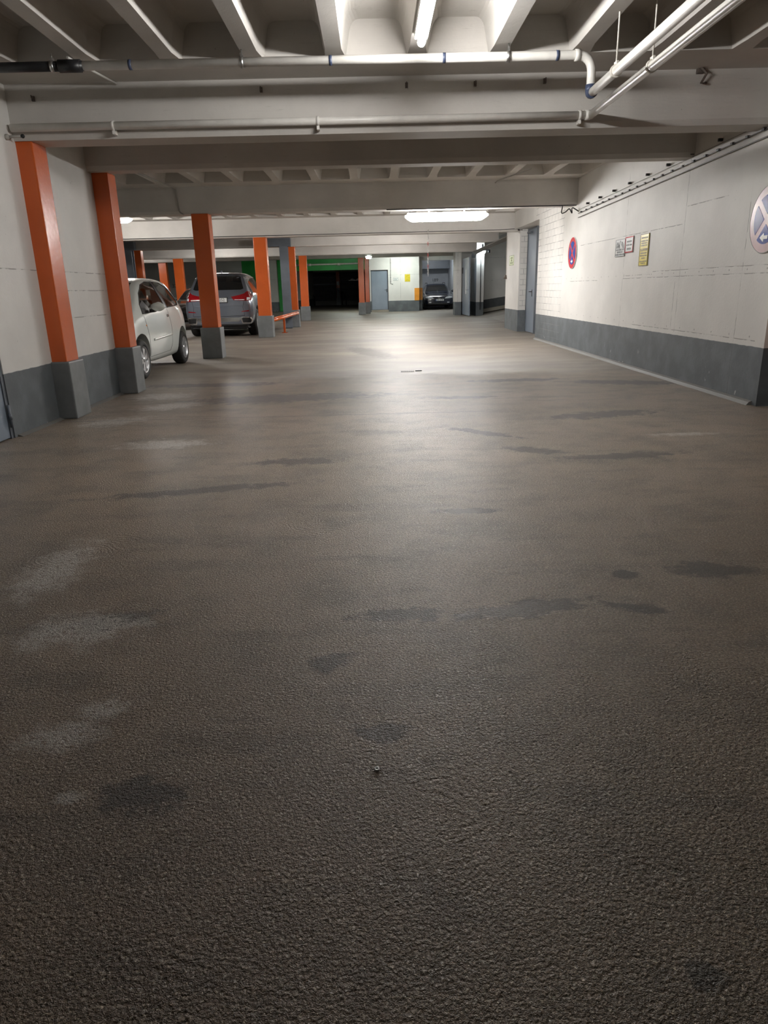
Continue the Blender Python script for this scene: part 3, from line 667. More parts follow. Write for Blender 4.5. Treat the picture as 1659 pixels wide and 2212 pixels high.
# conduits and cables
tagm(MB().tube([(-3.60, 11.6, 2.995), (-3.47, 13.63, 2.995), (-3.44, 13.63, 2.6), (-3.36, 13.6, 2.56)], .013, 8, smooth_bends=.04), 'conduit', 'conduit', 'thin grey conduit dropping down the wide brownish beam left of the dark column', 'conduit')
tagm(MB().tube([(2.62, 12.3, 2.99), (2.30, 13.62, 2.995), (2.26, 13.62, 2.96)], .012, 8), 'conduit', 'conduit', 'short thin rod running over the ribs before the wide brownish beam', 'conduit')
tagm(MB().tube([(-2.37, 6.38, 3.008), (-2.24, 7.12, 3.005)], .010, 8), 'conduit', 'pipe', 'thin white conduit crossing the ledge from the upper pipe to the beam at left', 'conduit')
t = thing('cable_run', 'twin cables with black clips running along the top of the right wall', 'cable', (3.76, 10, 2.5))
def wy(y): return 2.49+(10-y)*.022-2.5
for dz, rr_ in ((0, .006), (-.07, .007), (.06, .003)):
    MB().tube([(0, y-10, wy(y)+dz) for y in [6.9+i*.33 for i in range(21)]], rr_, 6).build('cable', 'cable', t)
for i in range(22):
    y = 7.0+i*.3
    MB().box(-.018, .012, y-10-.022, y-10+.022, wy(y)-.008, wy(y)+.014).build('cable_clip', 'black', t)
for i in range(9):
    y = 7.5+i*.68
    MB().box(-.03, .015, y-10-.012, y-10+.012, wy(y)+.08, wy(y)+.11).build('cable_clip', 'black', t)
t = MB().tube([(3.5, 13.62, 2.55), (3.47, 13.6, 2.42), (3.56, 13.6, 2.45), (3.62, 13.6, 2.52), (3.68, 13.6, 2.40), (3.66, 13.62, 2.54), (3.76, 13.5, 2.45)], .010, 8, smooth_bends=.08)
tagm(t, 'cable_loop', 'black', 'loose black cable loop under the beam end at the right wall', 'cable')
tagm(MB().tube([(-15.5, 19.66, 2.60), (-3.3, 19.66, 2.605), (3.4, 19.66, 2.61), (3.9, 19.66, 2.63)], .008, 6), 'cable', 'black', 'thin dark cable along the bottom edge of the bright white beam', 'cable')
tagm(MB().tube([(.3, 13.65, 2.565), (3.76, 13.65, 2.565)], .010, 6), 'cable', 'black', 'thin dark cable along the bottom edge of the wide brownish beam', 'cable')
t = thing('cable_bundle', 'bundle of purple-grey cables running along the ramp opening to the far pier', 'cable', (4.1, 21.4, 2.6))
for i in range(5):
    dx = .035*i
    MB().tube([(dx-.1, -.02, .35), (dx-.1, .3, -.03-.01*i), (dx-.06, 4, -.05-.01*i), (dx+.02, 8.6, -.06-.02*i), (dx+.1, 9.3, -.25)], .018, 6, smooth_bends=.3).build('cable', 'cable', t)
t = thing('cable_riser', 'group of thin conduits rising over the brick pier corner', 'cable', (3.9, 19.6, 2.57))
for i in range(4):
    MB().tube([(-.02+.02*i*1.5, -.13, 0), (-.02+.02*i*1.5, -.13, .45)], .009, 6).build('conduit_line', 'conduit', t)
    MB().box(-.04+.03*i, .0+.03*i, -.14, -.1, .08*i, .08*i+.03).build('clip', 'black', t)
t = thing('pull_switch', 'grey bell-shaped pull switch hanging on a thin conduit at the brick pier edge', 'switch', (3.91, 21.28, 1.42))
MB().tube([(0, 0, .1), (0, 0, 1.15)], .010, 6).build('conduit_line', 'conduit', t)
MB().lathe([(.015, .12), (.03, .09), (.065, 0), (.0, 0)], 'z', (-.01, 0, -.03), 16).build('bell', 'rust', t)
# thin conduit on the back block wall
t = MB().tube([(1.02, 39.48, 2.75), (1.02, 39.48, 1.45), (1.14, 39.48, 1.43)], .012, 6)
for z_ in (2.5, 2.1, 1.75, 1.55): t.box(1.0, 1.04, 39.46, 39.5, z_, z_+.03)
tagm(t, 'wall_conduit', 'cable', 'thin dark conduit coming down the white back wall beside the grey door', 'conduit')

# barrier chain
t = thing('barrier_chain', 'red and white plastic chain hanging from the beam above the lane', 'chain', (1.51, 19.62, 2.60))
MB().tube([(0, 0, -.02), (0, -.02, .0), (0, .02, .03), (.02, .04, .05)], .008, 6).tube([(0, 0, -.02), (.015, 0, -.17)], .006, 6).build('hook', 'steel', t)
for i in range(20):
    z_ = -.18-i*.047
    bm_ = MB(); pts = []
    for k in range(13):
        a = 2*PI*k/12; q = (.016*math.cos(a), .032*math.sin(a))
        pts.append((q[0], 0, z_+q[1]) if i % 2 == 0 else (0, q[0], z_+q[1]))
    bm_.tube(pts, .0048, 6, cap=False).build('link', 'whiteplastic' if (i//2) % 3 != 1 else 'redplastic', t)

# ------------------------------------------------------------------ signs
def disc_poly(r, k=48, cx=0, cz=0): return [(cx+r*math.cos(2*PI*i/k), cz+r*math.sin(2*PI*i/k)) for i in range(k)]
def no_stopping(y, z, r, xs, arrow, label, rim):
    """round sign on the wall x=xs facing -x.  local plane (y,z); viewer sees +y at left"""
    t = thing('round_sign', label, 'sign', (xs, y, z), 0, None)
    MB().prism(disc_poly(r), 'x', -.012, 0).build('rim', rim, t)
    ri = r*.74; hw = r*.105
    # blue field split by a saltire into four sectors
    for q in range(4):
        c = q*PI/2
        pts = []
        # boundary lines at +-45deg offset by hw
        off = hw*math.sqrt(2)
        apex = (off*math.cos(c), off*math.sin(c))
        a0 = c-PI/4+math.asin(hw/ri); a1 = c+PI/4-math.asin(hw/ri)
        pts.append(apex)
        for k in range(13):
            a = a0+(a1-a0)*k/12; pts.append((ri*math.cos(a), ri*math.sin(a)))
        MB().prism(pts, 'x', -.0145, -.012).build('blue_field', 'signblue', t)
    s = arrow   # +1: arrow tip toward +y (left for the viewer)
    zc = -r*.54; L = r*.26
    ar = [(s*L, zc), (s*L*.1, zc+L*.55), (s*L*.1, zc+L*.2), (-s*L*.8, zc+L*.2), (-s*L*.8, zc-L*.2), (s*L*.1, zc-L*.2), (s*L*.1, zc-L*.55)]
    MB().prism(ar, 'x', -.017, -.0145).build('arrow', 'signwhite', t, label='small white arrow')
    MB().lathe([(r, -.014), (r+.006, -.012), (r+.006, .0), (r, 0)], 'x', (0, 0, 0), 48).build('edge', 'signwhite', t)
    return t
no_stopping(13.77, 1.755, .275, 3.775, -1, 'round red and blue no-stopping sign farther along the right wall', 'signred')
no_stopping(7.05, 1.745, .30, 3.775, 1, 'large round blue sign with red rim paled by painted glare at the right photo edge', 'signglare')
def sheet(name, axis, plane, out, u0, u1, z0, z1, mat, label, border=None, bmat=None, rows=(), tmat='signtext'):
    cu, cz = (u0+u1)/2, (z0+z1)/2
    loc = (plane, cu, cz) if axis == 'y' else (cu, plane, cz)
    t = thing(name, label, 'sign', loc)
    W, Hh = (u1-u0)/2, (z1-z0)/2
    def bx(a, b, c, d, d0, d1):
        p0, p1 = sorted((out*d0, out*d1))
        return (p0, p1, a, b, c, d) if axis == 'y' else (a, b, p0, p1, c, d)
    MB().box(*bx(-W, W, -Hh, Hh, 0, .006)).build('sheet', mat, t)
    if border:
        g = border
        MB().box(*bx(-W, W, Hh-g, Hh, .006, .009)).box(*bx(-W, W, -Hh, -Hh+g, .006, .009)).box(*bx(-W, -W+g, -Hh+g, Hh-g, .006, .009)).box(*bx(W-g, W, -Hh+g, Hh-g, .006, .009)).build('border', bmat, t)
    rng = random.Random(int(abs(cu*100)))
    for zf, wf, hf in rows:     # height fraction from the top, width fraction, line height
        zc_ = Hh-zf*2*Hh; u = -wf*W; mb = MB()
        while u < wf*W-.006:
            l = min(rng.uniform(.012, .026), wf*W-u)
            hh = hf/2*rng.uniform(.7, 1)
            mb.box(*bx(u, u+l, zc_-hh, zc_+hh, .006, .0085)); u += l+rng.choice((.004, .004, .005, .018))
        mb.build('print_line', tmat, t)
    return t
a = sheet('tow_sign', 'y', 3.775, -1, 10.94, 11.35, 1.58, 1.825, 'signwhite', 'white tow-away sign with truck pictogram on the right wall, left of the red-framed one', .006, 'signtext',
      rows=((.60, .84, .024), (.74, .62, .024), (.88, .9, .024)))
# pictogram: tow truck with hook arm and a car being lifted  (viewer's left is +y)
mb = MB()
mb.prism([(.16, .015), (.16, .05), (.13, .085), (.09, .085), (.08, .05), (.02, .05), (.02, .015)], 'x', -.0095, -.006)
mb.prism(disc_poly(.02, 14, .135, .012), 'x', -.0095, -.006); mb.prism(disc_poly(.02, 14, .05, .012), 'x', -.0095, -.006)
mb.prism([(.06, .05), (-.01, .105), (-.018, .098), (.045, .05)], 'x', -.0095, -.006)
mb.prism([(-.03, .055), (-.05, .085), (-.08, .085), (-.12, .055), (-.145, .02), (-.15, -.01), (-.12, -.005), (-.06, .03)], 'x', -.0095, -.006)
mb.build('pictogram', 'signtext', a, label='black tow truck and car pictogram')
sheet('notice_sign', 'y', 3.775, -1, 10.60, 10.925, 1.62, 1.84, 'signwhite', 'white notice sign with a dark red frame on the right wall', .016, 'signred', rows=((.3, .6, .022), (.52, .7, .022), (.76, .5, .03)))
sheet('notice_sign', 'y', 3.775, -1, 10.01, 10.32, 1.42, 1.835, 'signyellow', 'tall yellow notice sign full of small print on the right wall', .008, 'signtexty',
      rows=((.12, .75, .022), (.22, .8, .02), (.29, .7, .02), (.36, .75, .02), (.48, .85, .022), (.52, .8, .012), (.6, .7, .02), (.68, .8, .02), (.76, .4, .02), (.86, .8, .018), (.92, .5, .018)), tmat='signtexty')
sheet('exit_sign', 'y', 3.93, -1, 20.25, 20.85, 1.74, 2.0, 'signgreen', 'pale yellow-green escape sign on the side of the brick pier', .012, 'signdkgreen',
      rows=((.25, .5, .05), (.5, .3, .06), (.75, .6, .05)), tmat='signdkgreen')
sheet('notice_sign', 'x', 39.5, -1, 1.16, 1.42, 1.60, 1.76, 'signwhite', 'small white notice on the far white wall beside the grey door', .008, 'signtext', rows=((.3, .8, .02), (.55, .7, .02), (.8, .8, .02)))
sheet('notice_sign', 'x', 39.5, -1, 1.78, 2.07, 1.54, 1.92, 'signyellow', 'yellow notice on the far white wall left of the dark estate car', .008, 'signtexty', rows=((.15, .7, .025), (.3, .7, .025), (.5, .8, .03), (.7, .7, .025), (.85, .7, .025)), tmat='signtexty')

def text(s, size, loc, rot, mat, ext=.002, name='number', parent=None, label=None, cat=None, align='CENTER'):
    cu = bpy.data.curves.new(name, 'FONT'); cu.body = s; cu.size = size; cu.extrude = ext; cu.align_x = align; cu.align_y = 'CENTER'
    tmp = bpy.data.objects.new('tmp', cu); C.objects.link(tmp)
    bpy.context.view_layer.update()
    me = bpy.data.meshes.new_from_object(tmp.evaluated_get(bpy.context.evaluated_depsgraph_get()))
    bpy.data.objects.remove(tmp); bpy.data.curves.remove(cu)
    me.materials.clear(); me.materials.append(M[mat])
    o = link(name, me, parent, label, cat); o.location = loc; o.rotation_euler = rot
    return o
text('189', .27, (3.98, 45.995, 1.64), (PI/2, 0, 0), 'numpaint', name='bay_number', label='stencilled number 189 on the wall above the dark estate car', cat='number')
text('32', .30, (-12.25, 45.39, 1.66), (PI/2, 0, 0), 'numpaint', name='bay_number', label='stencilled number 32 on the far left wall between red columns', cat='number')

# drain grate and its loose bar
t = thing('floor_drain', 'small dark slotted floor drain in the middle of the lane', 'drain', (.50, 10.65, 0))
MB().box(-.10, .10, -.09, .09, -.005, .004).build('drain_recess', 'black', t)
mb = MB()
for i in range(7): mb.prism([(-.09+.028*i, -.08), (-.078+.028*i, -.08), (-.066+.028*i, .08), (-.078+.028*i, .08)], 'z', .004, .010)
mb.build('slats', 'rust', t)
MB().box(.62, .72, 10.64, 10.68, 0, .012).build('floor_slot', 'black', label='short dark metal slot just right of the floor drain', cat='drain')
# a bolt head and small loose bits lying on the floor
MB().lathe([(.0035, .001), (.0035, .004), (.007, .004), (.0075, 0)], 'z', (-.022, 1.523, 0), 16).build('washer', 'steel', label='tiny steel washer lying on the near floor', cat='washer')

# ------------------------------------------------------------------ dark opening at the far end
t = thing('roller_shutter', 'black roller shutter left of the far orange column in the dark opening', 'shutter', (-4.4, 60.1, 0))
mb = MB()
for i in range(22): mb.box(-1.5, 1.48, -.02, .06, .36+i*.1, .36+i*.1+.09, bev=.01)
mb.build('curtain', 'shutter', t)
MB().box(-1.5, 1.48, -.06, -.02, 1.62, 1.70).build('bar', 'steelgrey', t, label='dull grey bar across the shutter')
t = thing('roller_shutter', 'black roller shutter right of the far orange column in the dark opening', 'shutter', (-1.4, 60.1, 0))
mb = MB()
for i in range(22): mb.box(-1.2, 1.27, -.02, .06, .36+i*.1, .36+i*.1+.09, bev=.01)
mb.build('curtain', 'shutter', t)
t = thing('reflection_shapes', 'pale shapes on a thin ledge standing in for car reflections in the dark opening', 'reflection shapes', (-1.3, 59.95, 1.93))
MB().box(-.6, .5, -.1, .1, -.02, .01).build('added_ledge', 'steel', t)  # made-up ledge and pale shapes in place of reflections on a car
MB().prism([(-.45, .02), (-.42, .1), (-.3, .14), (-.12, .06), (-.12, .02), (-.2, .05), (-.4, .04)], 'y', -.04, .04).build('pale_shape', 'whiteplastic', t)
MB().prism([(0, .02), (.1, .14), (.35, .14), (.45, .02)], 'y', -.04, .04).build('pale_shape', 'whiteplastic', t)
t = thing('control_box', 'grey control panel with small lit button fixed low on the far orange column', 'control box', (-2.77, 59.44, 0))
MB().box(-.13, .13, -.05, .04, .45, 1.35, bev=.01).build('housing', 'steelgrey', t)
MB().box(-.11, .11, -.06, .04, 1.55, 1.85, bev=.01).build('notice', 'signwhite', t)
for q in ((-.05, 1.45), (.05, 1.25), (-.05, 1.1), (.06, 1.0)): MB().lathe([(0, -.07), (.035, -.07), (.035, -.04)], 'y', (q[0], 0, q[1]), 12).build('button', 'whiteplastic', t)
for xx, lb in ((-4.9, 'black hand-rail frame at the left end of the dark opening'), (-2.35, 'black hand-rail frame just right of the far orange column')):
    t = thing('handrail', lb, 'railing', (xx, 59, 0))
    MB().tube([(-.1, 0, 0), (-.1, 0, 1.1), (.1, 0, .85), (.22, 0, .6), (.22, 0, 0)], .04, 8).build('frame', 'black', t)

# ------------------------------------------------------------------ cars
def evalmesh(o):
    bpy.context.view_layer.update()
    return bpy.data.meshes.new_from_object(o.evaluated_get(bpy.context.evaluated_depsgraph_get()))
def loft_body(st, level=2):
    """stations: y, zb, wb, wmax, zmid, wsh, zsh, wro, zro, ztop"""
    bm = bmesh.new(); rings = []
    for (y, zb, wb, wm, zm, ws, zs, wr, zr, zt) in st:
        half = [(wb*.55, zb), (wb, zb), ((wb+wm)/2+.02, zb+.07), (wm, zm), (ws, zs), ((ws*.45+wr*.55), (zs*.5+zr*.5)), (wr, zr), (wr*.86, zt-(zt-zr)*.25), (wr*.45, zt)]
        ring = [(x, z) for x, z in half]+[(-x, z) for x, z in half[::-1]]
        rings.append([bm.verts.new((x, y, z)) for x, z in ring])
    k = len(rings[0])
    for A, Bq in zip(rings, rings[1:]):
        for i in range(k): bm.faces.new((A[i], A[(i+1) % k], Bq[(i+1) % k], Bq[i]))
    for row in (rings[0], rings[-1]):
        # cap as quads between the two halves
        h = k//2
        for i in range(h-1):
            bm.faces.new((row[i], row[i+1], row[k-2-i], row[k-1-i]))
    bmesh.ops.recalc_face_normals(bm, faces=bm.faces)
    me = bpy.data.meshes.new('b'); bm.to_mesh(me); bm.free()
    o = bpy.data.objects.new('tmp', me); C.objects.link(o)
    md = o.modifiers.new('s', 'SUBSURF'); md.levels = level; md.render_levels = level
    m2 = evalmesh(o); bpy.data.objects.remove(o)
    return m2
def boolean(me, cutters):
    o = bpy.data.objects.new('tmp', me); C.objects.link(o); tmp = [o]
    for mb in cutters:
        m_ = bpy.data.meshes.new('c'); bmesh.ops.recalc_face_normals(mb.bm, faces=mb.bm.faces); mb.bm.to_mesh(m_); mb.bm.free()
        c = bpy.data.objects.new('cut', m_); C.objects.link(c); tmp.append(c)
        md = o.modifiers.new('b', 'BOOLEAN'); md.operation = 'DIFFERENCE'; md.object = c; md.solver = 'EXACT'
    m2 = evalmesh(o)
    for q in tmp: bpy.data.objects.remove(q)
    return m2
def bvh_of(me):
    return BVHTree.FromPolygons([v.co for v in me.vertices], [list(p.vertices) for p in me.polygons])
def patch(bvh, poly, ax, side, off=.004, cuts=3):
    """polygon (in y,z for ax x; x,z for ax y) thrown onto the body from direction side*ax, laid just above its surface"""
    bm = bmesh.new()
    vs = [bm.verts.new((0, p[0], p[1]) if ax == 'x' else (p[0], 0, p[1])) for p in poly]
    bm.faces.new(vs)
    bmesh.ops.triangulate(bm, faces=bm.faces)
    for _ in range(2):
        bmesh.ops.subdivide_edges(bm, edges=bm.edges, cuts=cuts if _ == 0 else 1, use_grid_fill=True)
    bmesh.ops.triangulate(bm, faces=bm.faces)
    bad = []
    for v in bm.verts:
        o_ = Vector((side*6, v.co.y, v.co.z)) if ax == 'x' else Vector((v.co.x, side*12, v.co.z))
        d = Vector((-side, 0, 0)) if ax == 'x' else Vector((0, -side, 0))
        hit = bvh.ray_cast(o_, d)
        if hit[0] is None: bad.append(v); continue
        nrm = hit[1] if hit[1].dot(d) < 0 else -hit[1]
        v.co = hit[0]+nrm*off
    if bad: bmesh.ops.delete(bm, geom=bad, context='VERTS')
    for f_ in bm.faces: f_.smooth = True
    bmesh.ops.recalc_face_normals(bm, faces=bm.faces)
    # give it thickness inward
    mb = MB(); mb._merge(bm)
    return mb
def strip(bvh, line, ax, side, w=.006, off=.003, n=24):
    """thin dark seam following a polyline on the body"""
    pts = []
    for (a, b) in zip(line, line[1:]):
        for i in range(n//2):
            t = i/(n//2); pts.append((a[0]*(1-t)+b[0]*t, a[1]*(1-t)+b[1]*t))
    pts.append(line[-1]); out = []
    for p in pts:
        o_ = Vector((side*6, p[0], p[1])) if ax == 'x' else Vector((p[0], side*12, p[1]))
        d = Vector((-side, 0, 0)) if ax == 'x' else Vector((0, -side, 0))
        hit = bvh.ray_cast(o_, d)
        if hit[0] is not None: out.append(hit[0])
    return MB().tube(out, w/2, 6) if len(out) > 1 else None
def cyl_cut(y, z, r, x0, x1):
    return MB().lathe([(0, x0), (r, x0), (r, x1), (0, x1)], 'x', (0, y, z), 40)
def shade(me):
    for p in me.polygons: p.use_smooth = True
    try: me.set_sharp_from_angle(angle=R(38))
    except Exception: pass
    return me
def make_wheel(par, x, y, r, side, spokes=5, wid=.2):
    """a wheel: tyre with its rim; side=+1 outer face to +x"""
    p = side
    pr = [(r*.66, -wid/2), (r*.9, -wid/2), (r*.985, -wid*.36), (r, -wid*.2), (r, wid*.2), (r*.985, wid*.36), (r*.9, wid/2), (r*.66, wid/2), (r*.66, -wid/2)]
    w_ = MB().lathe(pr, 'x', (0, 0, 0), 40).build('wheel', 'rubber', par)
    w_.location = (x, y, r)
    o1 = p*wid*.42
    rim = MB().lathe([(r*.67, p*wid*.5), (r*.64, p*wid*.5), (r*.60, p*wid*.30), (r*.58, p*wid*.1), (0, p*wid*.08)], 'x', (0, 0, 0), 36)
    for k in range(spokes):
        a = 2*PI*k/spokes+.3
        def pt(rad, ang): return (rad*math.cos(ang), rad*math.sin(ang))
        poly = [pt(r*.10, a-1.0), pt(r*.62, a-.3), pt(r*.62, a+.3), pt(r*.10, a+1.0)]
        rim.prism(poly, 'x', p*wid*.28, p*wid*.42, bev=.004)
    rim.lathe([(0, p*wid*.46), (r*.13, p*wid*.45), (r*.15, p*wid*.3)], 'x', (0, 0, 0), 20)
    rim.build('rim', 'alloy', w_, label='silver wheel rim')
    return w_

# ---- white three-door city car, nose toward the camera; local y=0 nose, +y tail
t = thing('car', 'small white three-door car parked behind the second orange column', 'car', (-4.20, 9.86, 0), R(.5))
W = .83
st = [(0.00, .30, .46, .56, .42, .54, .50, .44, .58, .60), (.10, .23, .60, .71, .45, .69, .58, .58, .68, .71), (.36, .19, .68, .80, .47, .775, .72, .66, .86, .89),
      (.70, .18, .71, .825, .5, .80, .86, .71, .98, 1.0), (.92, .18, .71, .83, .5, .805, .91, .71, 1.09, 1.12), (1.20, .18, .71, .83, .5, .805, .95, .66, 1.26, 1.31), (1.52, .18, .71, .83, .5, .80, .96, .62, 1.38, 1.44),
      (2.05, .18, .71, .83, .5, .80, .97, .605, 1.41, 1.475), (2.6, .18, .71, .83, .5, .80, .98, .60, 1.41, 1.475), (3.0, .18, .70, .82, .5, .79, .99, .60, 1.37, 1.445),
      (3.28, .20, .69, .81, .5, .775, .97, .595, 1.26, 1.34), (3.46, .24, .66, .775, .5, .74, .93, .57, 1.08, 1.14), (3.56, .27, .60, .71, .5, .68, .84, .53, .93, .97), (3.60, .32, .50, .60, .5, .57, .72, .45, .80, .82)]
body = loft_body(st); tb = bvh_of(body)
wr = .285
WY = (.66, 3.02)
side_win = [(.90, .93), (.98, 1.06), (1.2, 1.22), (1.5, 1.345), (1.8, 1.395), (2.06, 1.395), (2.16, .985), (1.6, .945)]
rear_win = [(2.28, .99), (2.18, 1.395), (2.55, 1.38), (2.82, 1.32), (3.02, 1.20), (3.10, 1.08), (3.02, 1.015)]
wind = [(-.60, 1.08), (-.50, 1.38), (.50, 1.38), (.60, 1.08)]
cuts = [cyl_cut(y, wr+.02, wr+.065, a, b) for y in WY for (a, b) in ((.55, 1.2), (-1.2, -.55))]
cuts.append(MB().prism([(.88, .50), (1.0, 1.0), (1.55, 1.36), (2.9, 1.37), (3.3, 1.0), (3.3, .50)], 'x', -.58, .58))
cuts.append(MB().prism([(y_, z_) for y_, z_ in side_win], 'x', -1.2, 1.2))
cuts.append(MB().prism(rear_win, 'x', -1.2, 1.2))
cuts.append(MB().prism(wind, 'y', .72, 1.6))
cuts.append(MB().prism([(-.48, 1.02), (-.44, 1.30), (.44, 1.30), (.48, 1.02)], 'y', 3.0, 3.9))
b2 = shade(boolean(body, cuts)); b2.materials.clear(); b2.materials.append(M['whitecar'])
link('body', b2, t)
for s in (1, -1):
    patch(tb, side_win, 'x', s, .001).build('door_window', 'glass', t)
    patch(tb, rear_win, 'x', s, .001).build('quarter_window', 'glass', t)
    patch(tb, [(2.17, .98), (2.07, 1.405), (2.17, 1.405), (2.27, .98)], 'x', s, .003).build('pillar_trim', 'black', t)
    # black window surround
    for wv in (side_win+[side_win[0]], rear_win+[rear_win[0]]):
        q = strip(tb, wv, 'x', s, .016, 0)
        q.build('window_seal', 'black', t)
    strip(tb, [(1.02, .30), (1.0, .60), (.92, .90)], 'x', s, .006).build('door_gap', 'black', t)
    strip(tb, [(2.24, .97), (2.30, .7), (2.26, .42), (2.16, .30), (1.02, .29)], 'x', s, .006).build('door_gap', 'black', t)
    strip(tb, [(1.2, .535), (2.25, .56)], 'x', s, .04).build('rub_strip', 'whitecar', t)
    q = patch(tb, [(1.35, .235), (2.5, .235), (2.5, .20), (1.35, .20)], 'x', s, .006); q.build('sill', 'whitecar', t)
    MB().lathe([(0, s*.0), (.022, s*.004), (.022, -s*.02)], 'x', (s*.812, 2.16, .86), 14).build('door_lock', 'chrome', t)
    patch(tb, [(.90, .93), (.98, 1.06), (1.15, 1.12), (1.3, .955)], 'x', s, .006).build('mirror_triangle', 'black', t)
    patch(tb, [(.90, .76), (.95, .78), (.95, .74)], 'x', s, .004).build('side_repeater', 'amber', t)
    patch(tb, [(.12, .70), (.34, .86), (.52, .84), (.40, .66), (.2, .60)], 'x', s, .004).build('headlamp', 'clearlens', t)
    patch(tb, [(3.42, .82), (3.40, 1.0), (3.50, .98), (3.53, .84)], 'x', s, .004).build('tail_lamp', 'redlens', t)
    mir = MB().ball((s*.93, 1.22, 1.02), .108, (1.05, .6, .58)).build('door_mirror', 'whitecar', t)
    MB().box(min(s*.80, s*.88), max(s*.80, s*.88), 1.19, 1.27, .94, .99, bev=.012).build('mirror_foot', 'black', mir)
    MB().prism(disc_poly(.07, 20, s*.93, 1.02), 'y', 1.265, 1.285).build('mirror_glass', 'chrome', mir)
patch(tb, wind, 'y', -1, .001).build('windscreen', 'glass', t)
patch(tb, [(-.48, 1.02), (-.44, 1.30), (.44, 1.30), (.48, 1.02)], 'y', 1, .001).build('rear_window', 'glass', t)
patch(tb, [(-.42, .34), (.42, .34), (.38, .48), (-.38, .48)], 'y', -1, .004).build('grille', 'black', t)
for xx in (-.34, .34):
    q = MB().box(xx-.22, xx+.22, 1.75, 2.25, .45, .62, bev=.05).box(xx-.22, xx+.22, 2.2, 2.34, .55, 1.12, bev=.05).box(xx-.12, xx+.12, 2.24, 2.32, 1.14, 1.3, bev=.04)
    q.build('seat', 'seat', t)
pts = [(-.36+.17*math.cos(a), 1.55+.06*math.sin(a), .93+.16*math.sin(a)) for a in [2*PI*i/20 for i in range(21)]]
MB().tube(pts, .013, 8, cap=False).build('steering_wheel', 'black', t)
MB().box(-.58, .58, 1.1, 1.42, .7, .93, bev=.04).build('dashboard', 'seat', t)
for y in WY:
    for s in (1, -1): make_wheel(t, s*(.83-.11), y, wr, s, 6, .19)
MB().box(-.6, .6, .3, 3.4, .17, .20).build('underbody', 'black', t)

# ---- grey SUV, tail toward the camera; local y=0 tail, +y nose
t = thing('car', 'large metallic grey off-road car seen from behind, two orange columns before it', 'car', (-4.315, 20.25, 0), R(1.3))
st = [(0.00, .36, .70, .84, .60, .83, .80, .76, .98, 1.02), (.05, .32, .76, .91, .62, .90, .86, .82, 1.04, 1.08), (.16, .29, .80, .95, .62, .94, .93, .83, 1.14, 1.19),
      (.34, .31, .82, .968, .62, .955, .98, .77, 1.36, 1.43), (.55, .30, .82, .97, .62, .955, 1.0, .71, 1.60, 1.67), (.85, .30, .82, .97, .62, .955, 1.02, .685, 1.665, 1.745),
      (1.5, .30, .82, .97, .62, .955, 1.02, .68, 1.68, 1.765), (2.5, .30, .82, .97, .62, .955, 1.02, .68, 1.67, 1.755), (3.0, .30, .82, .97, .62, .955, 1.02, .70, 1.54, 1.62),
      (3.6, .30, .82, .97, .62, .95, 1.0, .77, 1.12, 1.18), (4.2, .30, .80, .96, .62, .93, .95, .77, 1.04, 1.08), (4.65, .32, .74, .90, .6, .87, .84, .66, .92, .95), (4.86, .36, .60, .72, .58, .69, .70, .5, .76, .79)]
body = loft_body(st); tb = bvh_of(body)
wr = .375; WY = (.92, 3.87)
cuts = [cyl_cut(y, wr+.02, wr+.06, a, b) for y in WY for (a, b) in ((.66, 1.3), (-1.3, -.66))]
b2 = shade(boolean(body, cuts)); b2.materials.clear(); b2.materials.append(M['greycar'])
link('body', b2, t)
patch(tb, [(-.63, 1.27), (-.70, 1.30), (-.60, 1.62), (-.50, 1.66), (.50, 1.66), (.60, 1.62), (.70, 1.30), (.63, 1.27)], 'y', -1, .004).build('rear_window', 'tint', t)
patch(tb, [(-.60, 1.665), (-.58, 1.69), (.58, 1.69), (.60, 1.665)], 'y', -1, .03).build('spoiler', 'greycar', t)
